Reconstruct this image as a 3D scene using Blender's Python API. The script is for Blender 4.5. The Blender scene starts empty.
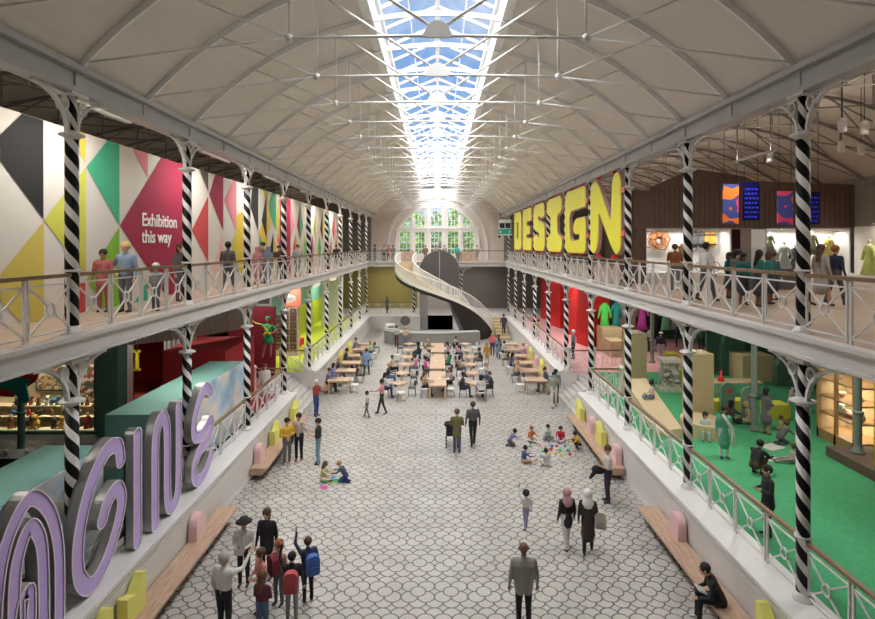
import bpy, math, random
import numpy as np
from mathutils import Vector, Matrix
from math import sin, cos, pi, radians, sqrt, atan2
RN = random.Random(11)
C = bpy.context.scene.collection
F, HZ, CX, CZ = 545.0, 245.0, 437.5, 8.2      # focal length in pixels, horizon row, centre column, eye height
G1, G2 = 1.30, 6.50                            # floor heights of the two galleries
BAY, Y0, CXX = 4.83, 10.51, 7.05               # column spacing, first column, column line
def at(px, py, D): return (CX and (px - CX) * D / F, D, CZ + (HZ - py) * D / F)
def floor_at(px, py, z=0.0):
    D = F * (CZ - z) / (py - HZ)
    return ((px - CX) * D / F, D, z)

# ------------------------------------------------------------------ mesh builder
class MB:
    def __init__(s): s.v = []; s.f = []; s.m = []; s.s = []
    def face(s, idx, m=0, sm=False): s.f.append(tuple(idx)); s.m.append(m); s.s.append(sm)
    def add(s, vs, fs, m=0, sm=False):
        b = len(s.v); s.v.extend(tuple(p) for p in vs)
        for f in fs: s.face([b + i for i in f], m, sm)
    def box(s, x0, y0, z0, x1, y1, z1, m=0):
        if x0 > x1: x0, x1 = x1, x0
        if y0 > y1: y0, y1 = y1, y0
        if z0 > z1: z0, z1 = z1, z0
        s.add([(x0,y0,z0),(x1,y0,z0),(x1,y1,z0),(x0,y1,z0),(x0,y0,z1),(x1,y0,z1),(x1,y1,z1),(x0,y1,z1)],
              [(0,3,2,1),(4,5,6,7),(0,1,5,4),(1,2,6,5),(2,3,7,6),(3,0,4,7)], m)
    def obox(s, c, size, rz=0, m=0, taper=1.0):
        hx, hy, hz = size[0]/2, size[1]/2, size[2]/2
        vs = []
        for z, k in ((-hz, 1), (hz, taper)):
            for x, y in ((-hx,-hy),(hx,-hy),(hx,hy),(-hx,hy)):
                x *= k; y *= k
                vs.append((c[0]+x*cos(rz)-y*sin(rz), c[1]+x*sin(rz)+y*cos(rz), c[2]+z))
        s.add(vs, [(0,3,2,1),(4,5,6,7),(0,1,5,4),(1,2,6,5),(2,3,7,6),(3,0,4,7)], m)
    def frame(s, p, q):
        d = (Vector(q) - Vector(p)).normalized()
        up = Vector((0,0,1)) if abs(d.z) < .95 else Vector((0,1,0))
        a = d.cross(up).normalized(); b = a.cross(d).normalized()
        return a, b
    def bar(s, p, q, w, h=None, m=0):
        h = h or w; a, b = s.frame(p, q); p = Vector(p); q = Vector(q)
        vs = []
        for o in (p, q):
            for i, j in ((-1,-1),(1,-1),(1,1),(-1,1)): vs.append(o + a*(i*w/2) + b*(j*h/2))
        s.add(vs, [(0,1,2,3),(7,6,5,4),(0,4,5,1),(1,5,6,2),(2,6,7,3),(3,7,4,0)], m)
    def tube(s, pts, r, n=8, m=0, cap=True, sm=True):
        pts = [Vector(p) for p in pts]; rs = r if isinstance(r, (list, tuple)) else [r]*len(pts)
        b0 = len(s.v)
        for i, p in enumerate(pts):
            q0 = pts[max(0, i-1)]; q1 = pts[min(len(pts)-1, i+1)]
            a, b = s.frame(q0, q1)
            for k in range(n):
                t = 2*pi*k/n; s.v.append(tuple(p + a*(cos(t)*rs[i]) + b*(sin(t)*rs[i])))
        for i in range(len(pts)-1):
            for k in range(n):
                k2 = (k+1) % n
                s.face((b0+i*n+k, b0+i*n+k2, b0+(i+1)*n+k2, b0+(i+1)*n+k), m, sm)
        if cap:
            s.face([b0+k for k in range(n)][::-1], m); s.face([b0+(len(pts)-1)*n+k for k in range(n)], m)
    def lathe(s, prof, c=(0,0,0), n=16, m=0, sm=True, sx=1, sy=1):
        b0 = len(s.v)
        for r, z in prof:
            for k in range(n):
                t = 2*pi*k/n; s.v.append((c[0]+r*cos(t)*sx, c[1]+r*sin(t)*sy, c[2]+z))
        for i in range(len(prof)-1):
            for k in range(n):
                k2 = (k+1) % n
                s.face((b0+i*n+k, b0+i*n+k2, b0+(i+1)*n+k2, b0+(i+1)*n+k), m, sm)
        s.face([b0+k for k in range(n)][::-1], m); s.face([b0+(len(prof)-1)*n+k for k in range(n)], m)
    def ball(s, c, r, n=10, m=0, sc=(1,1,1), rings=6):
        b0 = len(s.v)
        s.v.append((c[0], c[1], c[2]-r*sc[2]))
        for i in range(1, rings):
            ph = -pi/2 + pi*i/rings
            for k in range(n):
                t = 2*pi*k/n
                s.v.append((c[0]+r*cos(ph)*cos(t)*sc[0], c[1]+r*cos(ph)*sin(t)*sc[1], c[2]+r*sin(ph)*sc[2]))
        s.v.append((c[0], c[1], c[2]+r*sc[2])); top = len(s.v)-1
        for k in range(n):
            k2 = (k+1) % n
            s.face((b0, b0+1+k2, b0+1+k), m, True)
            for i in range(rings-2):
                a = b0+1+i*n
                s.face((a+k, a+k2, a+n+k2, a+n+k), m, True)
            a = b0+1+(rings-2)*n
            s.face((a+k, a+k2, top), m, True)
    def capsule(s, p, q, r1, r2, n=8, m=0):
        p = Vector(p); q = Vector(q); d = q - p; L = d.length
        if L < 1e-5: q = p + Vector((0,0,1e-3)); d = q-p; L = d.length
        d /= L; pts = []; rs = []
        for k in (80, 45, 0): pts.append(p - d*(r1*sin(radians(k)))); rs.append(r1*cos(radians(k)))
        for k in (0, 45, 80): pts.append(q + d*(r2*sin(radians(k)))); rs.append(r2*cos(radians(k)))
        up = Vector((0,0,1)) if abs(d.z) < .95 else Vector((0,1,0))
        a = d.cross(up).normalized(); b = a.cross(d).normalized(); b0 = len(s.v)
        for o, r in zip(pts, rs):
            for k in range(n):
                t = 2*pi*k/n; s.v.append(tuple(o + a*(cos(t)*r) + b*(sin(t)*r)))
        for i in range(5):
            for k in range(n):
                k2 = (k+1) % n
                s.face((b0+i*n+k, b0+i*n+k2, b0+(i+1)*n+k2, b0+(i+1)*n+k), m, True)
        s.face([b0+k for k in range(n)][::-1], m, True); s.face([b0+5*n+k for k in range(n)], m, True)
    def extrude(s, poly, f, d0, d1, m=0, mside=None):
        """poly: 2-D convex-ish outline; f(u, v, w) maps to the world"""
        n = len(poly); b = len(s.v)
        for w in (d0, d1):
            for u, v in poly: s.v.append(tuple(f(u, v, w)))
        s.face([b+i for i in range(n)][::-1], m); s.face([b+n+i for i in range(n)], m)
        for i in range(n):
            j = (i+1) % n; s.face((b+i, b+j, b+n+j, b+n+i), m if mside is None else mside)
    def build(s, name, mats, parent=None, loc=None, mesh=None):
        me = bpy.data.meshes.new(name)
        me.from_pydata(s.v, [], s.f)
        if not isinstance(mats, (list, tuple)): mats = [mats]
        for x in mats: me.materials.append(x)
        me.polygons.foreach_set('material_index', s.m); me.polygons.foreach_set('use_smooth', s.s)
        me.update()
        o = bpy.data.objects.new(name, me); C.objects.link(o)
        if parent: o.parent = parent
        if loc: o.location = loc
        return o

def tag(o, label=None, cat=None, group=None, kind=None):
    if label: o['label'] = label
    if cat: o['category'] = cat
    if group: o['group'] = group
    if kind: o['kind'] = kind
    return o
def thing(name, label, cat, loc=(0,0,0), rz=0, group=None):
    o = bpy.data.objects.new(name, None); C.objects.link(o); o.empty_display_size = .1
    o.location = loc; o.rotation_euler = (0,0,rz)
    return tag(o, label, cat, group)
def copy_tree(o, parent=None, loc=None, rz=None, label=None, group=None):
    c = o.copy(); C.objects.link(c)
    if parent: c.parent = parent
    if loc is not None: c.location = loc
    if rz is not None: c.rotation_euler = (0,0,rz)
    if label: c['label'] = label
    if group: c['group'] = group
    for ch in list(o.children): copy_tree(ch, c)
    return c
ORD = ['first','second','third','fourth','fifth','sixth','seventh','eighth','ninth','tenth','eleventh','twelfth','thirteenth','fourteenth','fifteenth','sixteenth','seventeenth','eighteenth','nineteenth','twentieth','twenty-first','twenty-second','twenty-third','twenty-fourth']
SIDE = {-1: 'patterned wall side', 1: 'yellow letters side'}

# ------------------------------------------------------------------ materials
def nt(name):
    m = bpy.data.materials.new(name); m.use_nodes = True
    n = m.node_tree; return m, n.nodes, n.links, n.nodes['Principled BSDF']
def mat(name, col, rough=.6, metal=0, var=.08, scale=6, emit=0, bump=0):
    m, N, L, b = nt(name)
    b.inputs['Roughness'].default_value = rough; b.inputs['Metallic'].default_value = metal
    c = (*col, 1)
    if var:
        tc = N.new('ShaderNodeTexCoord'); no = N.new('ShaderNodeTexNoise'); no.inputs['Scale'].default_value = scale
        no.inputs['Detail'].default_value = 6
        mx = N.new('ShaderNodeMix'); mx.data_type = 'RGBA'
        mx.inputs[6].default_value = tuple(max(0, x*(1-var)) for x in col) + (1,)
        mx.inputs[7].default_value = tuple(min(1, x*(1+var)) for x in col) + (1,)
        L.new(tc.outputs['Object'], no.inputs['Vector']); L.new(no.outputs['Fac'], mx.inputs[0]); L.new(mx.outputs[2], b.inputs['Base Color'])
        if bump:
            bp = N.new('ShaderNodeBump'); bp.inputs['Strength'].default_value = bump; bp.inputs['Distance'].default_value = .02
            L.new(no.outputs['Fac'], bp.inputs['Height']); L.new(bp.outputs[0], b.inputs['Normal'])
    else: b.inputs['Base Color'].default_value = c
    if emit:
        b.inputs['Emission Color'].default_value = c; b.inputs['Emission Strength'].default_value = emit
    return m
_cache = {}
def cm(col, rough=.8):
    """a cloth / paint material of one colour, cached"""
    k = (tuple(round(x, 3) for x in col), rough)
    if k not in _cache: _cache[k] = mat('cloth_%d' % len(_cache), col, rough, var=.12, scale=25)
    return _cache[k]
def wood(name, a, b_, scale=3, axis=1, rough=.45, stretch=12):
    m, N, L, b = nt(name)
    tc = N.new('ShaderNodeTexCoord'); mp = N.new('ShaderNodeMapping'); no = N.new('ShaderNodeTexNoise')
    sc = [stretch]*3; sc[axis] = 1.0; mp.inputs['Scale'].default_value = sc
    no.inputs['Scale'].default_value = scale; no.inputs['Detail'].default_value = 8; no.inputs['Roughness'].default_value = .65
    cr = N.new('ShaderNodeValToRGB'); cr.color_ramp.elements[0].position = .32; cr.color_ramp.elements[1].position = .7
    cr.color_ramp.elements[0].color = (*a, 1); cr.color_ramp.elements[1].color = (*b_, 1)
    L.new(tc.outputs['Object'], mp.inputs[0]); L.new(mp.outputs[0], no.inputs['Vector']); L.new(no.outputs['Fac'], cr.inputs[0]); L.new(cr.outputs[0], b.inputs['Base Color'])
    b.inputs['Roughness'].default_value = rough
    return m
def helix_mat():
    m, N, L, b = nt('black_white_spiral_paint')
    tc = N.new('ShaderNodeTexCoord'); sp = N.new('ShaderNodeSeparateXYZ'); L.new(tc.outputs['Object'], sp.inputs[0])
    def M(op, a, c=None):
        n = N.new('ShaderNodeMath'); n.operation = op
        for i, x in enumerate((a, c)):
            if x is None: continue
            if isinstance(x, (int, float)): n.inputs[i].default_value = x
            else: L.new(x, n.inputs[i])
        return n.outputs[0]
    an = M('DIVIDE', M('ARCTAN2', sp.outputs[1], sp.outputs[0]), 2*pi)
    v = M('FRACT', M('ADD', M('ADD', M('DIVIDE', sp.outputs[2], .45), M('MULTIPLY', an, 2)), 10))
    k = M('GREATER_THAN', v, .56)
    mx = N.new('ShaderNodeMix'); mx.data_type = 'RGBA'; mx.inputs[6].default_value = (.003,.003,.0035,1); mx.inputs[7].default_value = (.74,.72,.70,1)
    L.new(k, mx.inputs[0]); L.new(mx.outputs[2], b.inputs['Base Color']); b.inputs['Roughness'].default_value = .55; b.inputs['Specular IOR Level'].default_value = .2
    return m
def tile_mat():
    m, N, L, b = nt('fish_scale_mosaic')
    geo = N.new('ShaderNodeNewGeometry'); sp = N.new('ShaderNodeSeparateXYZ'); L.new(geo.outputs['Position'], sp.inputs[0])
    def M(op, a, c=None, e=None):
        n = N.new('ShaderNodeMath'); n.operation = op
        for i, x in enumerate((a, c, e)):
            if x is None: continue
            if isinstance(x, (int, float)): n.inputs[i].default_value = x
            else: L.new(x, n.inputs[i])
        return n.outputs[0]
    d = .39; r = d/2
    x = M('PINGPONG', M('ADD', sp.outputs[0], .46), d); y = M('PINGPONG', M('SUBTRACT', sp.outputs[1], 12.9), 1.5*d)
    def ln(a, c): return M('SQRT', M('ADD', M('MULTIPLY', a, a), M('MULTIPLY', c, c)))
    l0 = ln(x, y); l1 = ln(M('SUBTRACT', x, r), M('SUBTRACT', y, r)); l2 = ln(M('MINIMUM', x, M('SUBTRACT', d, x)), M('SUBTRACT', y, d))
    in0 = M('LESS_THAN', l0, r*.93); in1 = M('LESS_THAN', l1, r)
    a0 = M('ABSOLUTE', M('SUBTRACT', l0, r*.93)); a1 = M('ADD', M('ABSOLUTE', M('SUBTRACT', l1, r)), in0)
    a2 = M('ADD', M('ABSOLUTE', M('SUBTRACT', l2, r)), M('MAXIMUM', in0, in1))
    dist = M('MINIMUM', a0, M('MINIMUM', a1, a2))
    fac = N.new('ShaderNodeMapRange'); fac.inputs[1].default_value = .011; fac.inputs[2].default_value = .021; L.new(dist, fac.inputs[0])
    # mosaic chips and warm / cool variation of the stone
    vo = N.new('ShaderNodeTexVoronoi'); vo.inputs['Scale'].default_value = 34; L.new(geo.outputs['Position'], vo.inputs['Vector'])
    no = N.new('ShaderNodeTexNoise'); no.inputs['Scale'].default_value = .9; no.inputs['Detail'].default_value = 8; L.new(geo.outputs['Position'], no.inputs['Vector'])
    cr = N.new('ShaderNodeValToRGB'); cr.color_ramp.elements[0].position = .3; cr.color_ramp.elements[1].position = .75
    cr.color_ramp.elements[0].color = (.47,.45,.42,1); cr.color_ramp.elements[1].color = (.61,.59,.56,1); L.new(no.outputs['Fac'], cr.inputs[0])
    m2 = N.new('ShaderNodeMix'); m2.data_type = 'RGBA'; m2.blend_type = 'MULTIPLY'; m2.inputs[0].default_value = .22
    L.new(cr.outputs[0], m2.inputs[6]); L.new(vo.outputs['Color'], m2.inputs[7])
    mx = N.new('ShaderNodeMix'); mx.data_type = 'RGBA'; mx.inputs[6].default_value = (.10,.095,.09,1)
    L.new(fac.outputs[0], mx.inputs[0]); L.new(m2.outputs[2], mx.inputs[7]); L.new(mx.outputs[2], b.inputs['Base Color'])
    b.inputs['Roughness'].default_value = .34
    return m
def glass_mat(name='clear_glass', tint=(.93,.96,1)):
    m = bpy.data.materials.new(name); m.use_nodes = True; N = m.node_tree.nodes; L = m.node_tree.links; N.clear()
    o = N.new('ShaderNodeOutputMaterial'); t = N.new('ShaderNodeBsdfTransparent'); t.inputs[0].default_value = (*tint, 1)
    g = N.new('ShaderNodeBsdfGlossy'); g.inputs['Roughness'].default_value = .05; mx = N.new('ShaderNodeMixShader'); mx.inputs[0].default_value = .05
    L.new(t.outputs[0], mx.inputs[1]); L.new(g.outputs[0], mx.inputs[2]); L.new(mx.outputs[0], o.inputs[0])
    return m
def mural_mat():
    m, N, L, b = nt('sky_mural_paint')
    tc = N.new('ShaderNodeTexCoord'); no = N.new('ShaderNodeTexNoise'); no.inputs['Scale'].default_value = .8; no.inputs['Detail'].default_value = 9; no.inputs['Roughness'].default_value = .6
    cr = N.new('ShaderNodeValToRGB'); e = cr.color_ramp.elements
    e[0].position = .36; e[0].color = (.30,.47,.66,1); e[1].position = .62; e[1].color = (.86,.84,.80,1)
    x = e.new(.5); x.color = (.62,.70,.78,1); x = e.new(.56); x.color = (.80,.72,.62,1)
    L.new(tc.outputs['Object'], no.inputs['Vector']); L.new(no.outputs['Fac'], cr.inputs[0]); L.new(cr.outputs[0], b.inputs['Base Color'])
    b.inputs['Roughness'].default_value = .6
    return m
def blob_mat(name, cols, scale):
    m, N, L, b = nt(name)
    tc = N.new('ShaderNodeTexCoord'); no = N.new('ShaderNodeTexNoise'); no.inputs['Scale'].default_value = scale; no.inputs['Detail'].default_value = 1
    cr = N.new('ShaderNodeValToRGB'); cr.color_ramp.interpolation = 'CONSTANT'; e = cr.color_ramp.elements
    ps = [0, .46, .56][:len(cols)]
    e[0].position = 0; e[0].color = (*cols[0], 1); e[1].position = ps[1]; e[1].color = (*cols[1], 1)
    for p, c in list(zip(ps, cols))[2:]: q = e.new(p); q.color = (*c, 1)
    L.new(tc.outputs['Object'], no.inputs['Vector']); L.new(no.outputs['Fac'], cr.inputs[0]); L.new(cr.outputs[0], b.inputs['Base Color']); b.inputs['Roughness'].default_value = .6
    return m

M_iron = mat('pale_grey_iron_paint', (.66,.645,.63), .4, var=.05, scale=3)
M_girder = mat('grey_white_girder_paint', (.63,.61,.595), .45, var=.07, scale=2)
M_eaves = mat('grey_eaves_paint', (.44,.43,.43), .45, var=.08, scale=2)
M_stripe = helix_mat()
M_vault = mat('limewashed_plaster', (.72,.665,.60), .85, var=.06, scale=1.6)
M_white = mat('white_truss_paint', (.86,.85,.83), .4, var=.03)
M_rib = mat('rib_plaster', (.66,.61,.555), .8, var=.05)
M_plinth = mat('light_plaster_plinth', (.66,.63,.615), .6, var=.06, scale=3)
M_ledge = mat('pale_stone_ledge', (.74,.73,.72), .45, var=.05, scale=5)
M_tile = tile_mat()
M_rail = wood('oiled_handrail_oak', (.14,.085,.045), (.30,.19,.10), 5)
M_bench = wood('bench_ash', (.40,.255,.175), (.68,.49,.36), 2.5, rough=.5)
M_table = wood('table_ash', (.50,.335,.225), (.74,.54,.39), 3, rough=.4)
M_ply = wood('birch_plywood', (.50,.385,.215), (.64,.51,.31), 2, axis=0, rough=.55)
M_gal = wood('gallery_floor_boards', (.36,.265,.195), (.50,.385,.30), 2.5, rough=.5)
M_glass = glass_mat()
M_dark = mat('charcoal', (.02,.02,.022), .5, var=.1)
M_dkgrey = mat('dark_warm_grey', (.12,.11,.105), .6)
M_taupe = mat('taupe_wall', (.21,.195,.18), .8, var=.06)
M_olive = mat('olive_wall', (.36,.30,.10), .8, var=.06)
M_yel = mat('letter_yellow', (.95,.90,.05), .4, var=.02)
M_mauve = mat('letter_mauve_edge', (.50,.30,.29), .5, var=.04)
M_red = mat('clamp_red', (.80,.03,.04), .4, var=0)
M_pinkband = mat('band_coral', (.85,.18,.20), .5, var=0)
M_lav = mat('lavender_face', (.56,.42,.80), .4, var=.05, scale=12)
M_lavrim = mat('pale_pink_rim', (.88,.78,.90), .4, var=0)
M_metal = mat('brushed_steel', (.42,.41,.40), .42, metal=.6, var=.2, scale=4)
M_turq = mat('turquoise_case', (.20,.42,.36), .6, var=.05)
M_mural = mural_mat()
M_green = mat('green_carpet', (.06,.34,.15), .95, var=.28, scale=9)
M_pink = mat('pink_floor', (.62,.30,.31), .8, var=.12, scale=7)
M_lime = mat('lime_carpet', (.52,.60,.04), .9, var=.25, scale=7)
M_redfl = mat('red_carpet', (.42,.05,.04), .9, var=.12, scale=8)
M_crimson = mat('crimson_felt', (.62,.02,.02), .85, var=.1)
M_maroonw = mat('maroon_wall', (.17,.008,.022), .7)
M_dkgreen = mat('dark_green_paint', (.06,.14,.11), .6)
M_mural2 = blob_mat('dark_green_mural', [(.015,.05,.03),(.03,.10,.05),(.05,.13,.07)], .7)
M_teal = mat('teal_wall', (.20,.52,.36), .7)
M_brownw = None
SUN_E, SKY_E, EXPO, PEND_FILL = 22.0, .9, .30, 150
# ------------------------------------------------------------------ the building shell
YF, YB = -3.0, 60.5      # front and back of the hall
def struct(name, mb, mats): return tag(mb.build(name, mats), kind='structure')

b = MB(); b.box(-6.6, YF, -.2, 6.6, 52.6, 0); struct('floor', b, M_tile)
STAIR0, STAIR1 = 25.3, 29.6
for s, nm in ((-1, 'left'), (1, 'right')):
    b = MB()
    for y0, y1 in ((YF, STAIR0), (STAIR1, 52.5)):
        b.box(s*6.55, y0, 0, s*7.35, y1, 1.30)
        b.box(s*6.545, y0, .0, s*6.525, y1, .14)                    # skirting
        b.box(s*6.48, y0, 1.30, s*7.35, y1, 1.38, 1)               # ledge
        b.box(s*6.55, y0, 1.20, s*6.51, y1, 1.24, 1)
        b.box(s*6.55, y0, 1.10, s*6.535, y1, 1.12, 1)
    struct('wall_nave_' + nm, b, [M_plinth, M_ledge])
# gallery 1 floors
def slab(name, x0, y0, x1, y1, z0, z1, m):
    b = MB(); b.box(x0, y0, z0, x1, y1, z1-.03, 1); b.box(x0, y0, z1-.03, x1, y1, z1, 0); struct(name, b, [m, M_plinth])
R0 = 8.45
M_gfl = mat('dark_case_floor', (.014,.014,.015), .9)
slab('floor_cases', -18.4, YF, -7.35, 22.5, -.1, G1, M_gfl)
slab('floor_red', -18.4, 22.5, -R0, 29.7, -.1, G1, M_redfl)
slab('floor_red_strip', -R0, 22.5, -7.35, STAIR0, -.1, G1, M_redfl)
slab('floor_lime', -18.4, 29.7, -7.35, 52.5, -.1, G1, M_lime)
slab('floor_green', 7.35, YF, 18.4, STAIR0, -.1, G1, M_green)
slab('floor_green_back', R0, STAIR0, 18.4, 29.6, -.1, G1, M_green)
slab('floor_pink', 7.35, 29.6, 18.4, 52.5, -.1, G1, M_pink)
b = MB()
b.box(-18.4, 52.5, -.2, -1.7, YB, G1); b.box(1.6, 52.5, -.2, 18.4, YB, G1); b.box(-1.7, 53.4, -.2, 1.6, YB, G1)
b.box(-6.9, 52.42, 1.30, -1.7, 53.0, 1.38, 1)
struct('floor_end_gallery', b, [M_plinth, M_ledge])
# gallery 2 slabs (wooden top, pale soffit)
M_soff = mat('gallery_soffit', (.33,.31,.29), .8); M_soffg = mat('gallery_soffit_green', (.05,.09,.07), .8)
for s, nm in ((-1, 'left'), (1, 'right')):
    b = MB()
    b.box(s*6.92, YF, 6.36, s*18.4, 60.4, G2); b.box(s*6.92, YF, 6.22, s*18.4, 60.4, 6.36, 1)
    struct('floor_upper_' + nm, b, [M_gal, M_soff if s < 0 else M_soffg])
    b = MB()   # fascia girder below the gallery
    b.box(s*6.80, YF, 6.14, s*6.92, 54, 6.44); b.box(s*6.74, YF, 6.08, s*7.0, 54, 6.14)
    b.box(s*6.70, YF, 6.44, s*6.95, 54, 6.52); b.box(s*6.76, YF, 6.38, s*6.80, 54, 6.44)
    struct('trim_gallery_' + nm, b, M_girder)
    b = MB()   # eaves beam that carries the vault
    b.box(s*6.93, YF, 11.22, s*7.17, 60.4, 11.52); b.box(s*6.80, YF, 11.52, s*7.30, 60.4, 11.64); b.box(s*6.86, YF, 11.12, s*7.24, 60.4, 11.22)
    for i in range(-4, 21): 
        y = Y0+BAY/2*i; b.box(s*6.90, y-.12, 11.24, s*7.2, y+.12, 11.60)
    struct('trim_eaves_' + nm, b, M_eaves)
b = MB()
b.box(-6.92, 53.9, 6.36, 6.92, 60.4, G2); b.box(-6.92, 53.9, 6.22, 6.92, 60.4, 6.36, 1); struct('floor_upper_end', b, [M_gal, M_soff])
b = MB()
b.box(-6.9, 53.78, 6.14, 6.9, 53.9, 6.44); b.box(-6.9, 53.7, 6.08, 6.9, 54, 6.14); b.box(-6.9, 53.66, 6.44, 6.9, 53.95, 6.52); struct('trim_gallery_end', b, M_girder)

# the barrel vault: a circle through (+-7, 11.6) with its crown at 14.8
VR, VZ = 9.26, 14.8 - 9.26
def vz(x): return VZ + sqrt(max(0, VR*VR - x*x))
SK = 1.85
xs = [SK + (7.1-SK)*i/14 for i in range(15)]
b = MB()
for s in (-1, 1):
    for i in range(14):
        xa, xb = s*xs[i], s*xs[i+1]
        vs = []
        for x in (xa, xb):
            for t in (0, .18):
                for y in (YF, YB): vs.append((x, y, vz(x)+t))
        b.add(vs, [(0,1,5,4),(2,6,7,3)], 0, True)
tag(b.build('ceiling', M_vault), kind='structure')
# skylight curb + gable glazing
ZC, ZR = 15.55, 16.35
b = MB()
for s in (-1, 1):
    b.box(s*SK, YF, vz(SK)-.06, s*(SK+.12), 60, ZC); b.box(s*(SK-.10), YF, ZC-.12, s*(SK+.2), 60, ZC+.02)
    b.box(s*(SK-.04), YF, vz(SK)-.10, s*(SK+.22), 60, vz(SK)+.0)
b.box(-SK, 60, 14.3, SK, 60.2, ZR)
struct('trim_skylight_curb', b, M_white)
b = MB()
YS = 9.0
for s in (-1, 1): b.add([(s*SK,YS,ZC),(s*SK,60,ZC),(0,60,ZR),(0,YS,ZR)], [(0,1,2,3)])
struct('window_skylight_glass', b, M_glass)
b = MB()
for s in (-1, 1): b.add([(s*SK,YF,ZC+.1),(s*SK,YS,ZC+.1),(0,YS,ZR+.1),(0,YF,ZR+.1)], [(0,1,2,3)])
struct('ceiling_shade_panel', b, M_vault)  # unseen solid panels added over the near bays to dim the foreground
b = MB(); b.box(-.07, YF, ZR-.12, .07, 60, ZR+.05)
k = 0; y = YF+.6
while y < 60:
    w = .045 if k % 2 else .08
    for s in (-1, 1): b.bar((s*SK, y, ZC-.02), (0, y, ZR-.03), w, .08)
    y += BAY/3; k += 1
for s in (-1, 1): b.bar((s*SK/2, YF, (ZC+ZR)/2-.02), (s*SK/2, 60, (ZC+ZR)/2-.02), .04, .05)
struct('window_skylight_frame', b, M_white)

# roof trusses, one per half bay
def truss_meshes():
    P = {}
    b = MB(); n = 40; 
    for i in range(n):
        xa = -6.95+13.9*i/n; xb = -6.95+13.9*(i+1)/n
        b.bar((xa,0,vz(xa)-.08), (xb,0,vz(xb)-.08), .06, .14)
    P['arch_rib'] = [(b, M_white)]
    c = MB(); pts = [(x/10, vz(x/10)) for x in range(0)]
    poly = []
    for i in range(11):
        t = pi*i/10; poly.append((.27*cos(t), .32*sin(t)))
    c.extrude(poly, lambda u, v, w: (u, w, 12.2+v), -.04, .04); P['centre_plate'] = [(c, M_white)]
    P['tie_rod'] = []; P['hanger_rod'] = []; P['strut_rod'] = []; P['rod_joint'] = []
    for s in (-1, 1):
        r = .022
        e = MB(); e.tube([(s*6.8,0,11.72),(s*2.86,0,12.19)], r, 6); P['tie_rod'].append((e, M_white))
        e = MB(); e.tube([(s*2.86,0,12.19),(0,0,12.24)], .03, 6); P['tie_rod'].append((e, M_white))
        e = MB(); e.tube([(s*2.86,0,12.19),(s*2.86,0,vz(2.86)-.15)], .024, 6); P['hanger_rod'].append((e, M_white))
        e = MB(); e.tube([(s*2.86,0,12.19),(s*5.15,0,vz(5.15)-.1)], .022, 6); P['strut_rod'].append((e, M_white))
        e = MB(); e.tube([(s*.1,0,12.4),(s*2.86,0,vz(2.86)-.15)], .033, 6); P['strut_rod'].append((e, M_white))
        e = MB(); e.lathe([(.02,-.08),(.07,-.05),(.07,.05),(.03,.08)], (s*2.86,0,12.19), 8); P['rod_joint'].append((e, M_white))
    return P
tr = None
for i in range(-3, 21):
    y = Y0 + BAY/2*i
    if y > 59.5: break
    lab = 'white iron roof truss spanning the vault, %s from the camera' % ORD[i+3]
    if tr is None:
        tr = thing('roof_truss', lab, 'roof truss', (0,y,0), 0, 'white roof trusses under the vault')
        for nm, L_ in truss_meshes().items():
            for bb, mm in L_: bb.build(nm, mm, tr)
    else: copy_tree(tr, None, (0,y,0), 0, lab)

# aisle roofs and outer walls
def az(x): 
    t = (abs(x)-7.1)/(18.4-7.1)
    return 11.75*(1-t) + 11.0*t + 2.0*sin(pi*t)
M_aisle = mat('aisle_ceiling_plaster', (.60,.54,.46), .85, var=.06, scale=1.5)
M_steel = mat('grey_roof_steel', (.20,.185,.17), .5)
for s, nm in ((-1, 'left'), (1, 'right')):
    b = MB(); n = 14
    for i in range(n):
        xa = 7.1+11.3*i/n; xb = 7.1+11.3*(i+1)/n
        b.add([(s*xa,YF,az(xa)),(s*xa,YB,az(xa)),(s*xb,YB,az(xb)),(s*xb,YF,az(xb))], [(0,1,2,3)], 0, True)
    struct('ceiling_aisle_' + nm, b, M_aisle)
    b = MB(); b.box(s*18.4, YF, 1.1, s*18.7, YB, 13)
    b.box(s*18.3, YF, 10.6, s*18.4, YB, 10.95, 1); b.box(s*18.2, YF, 10.95, s*18.4, YB, 11.1, 1)
    y = 4.0
    while y < 30: b.box(s*18.25, y, 10.72, s*18.3, y+.12, 10.84, 1); y += .3
    struct('wall_outer_' + nm, b, [mat('outer_wall_'+nm, (.34,.30,.26), .8), M_soff])
tr = None
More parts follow.
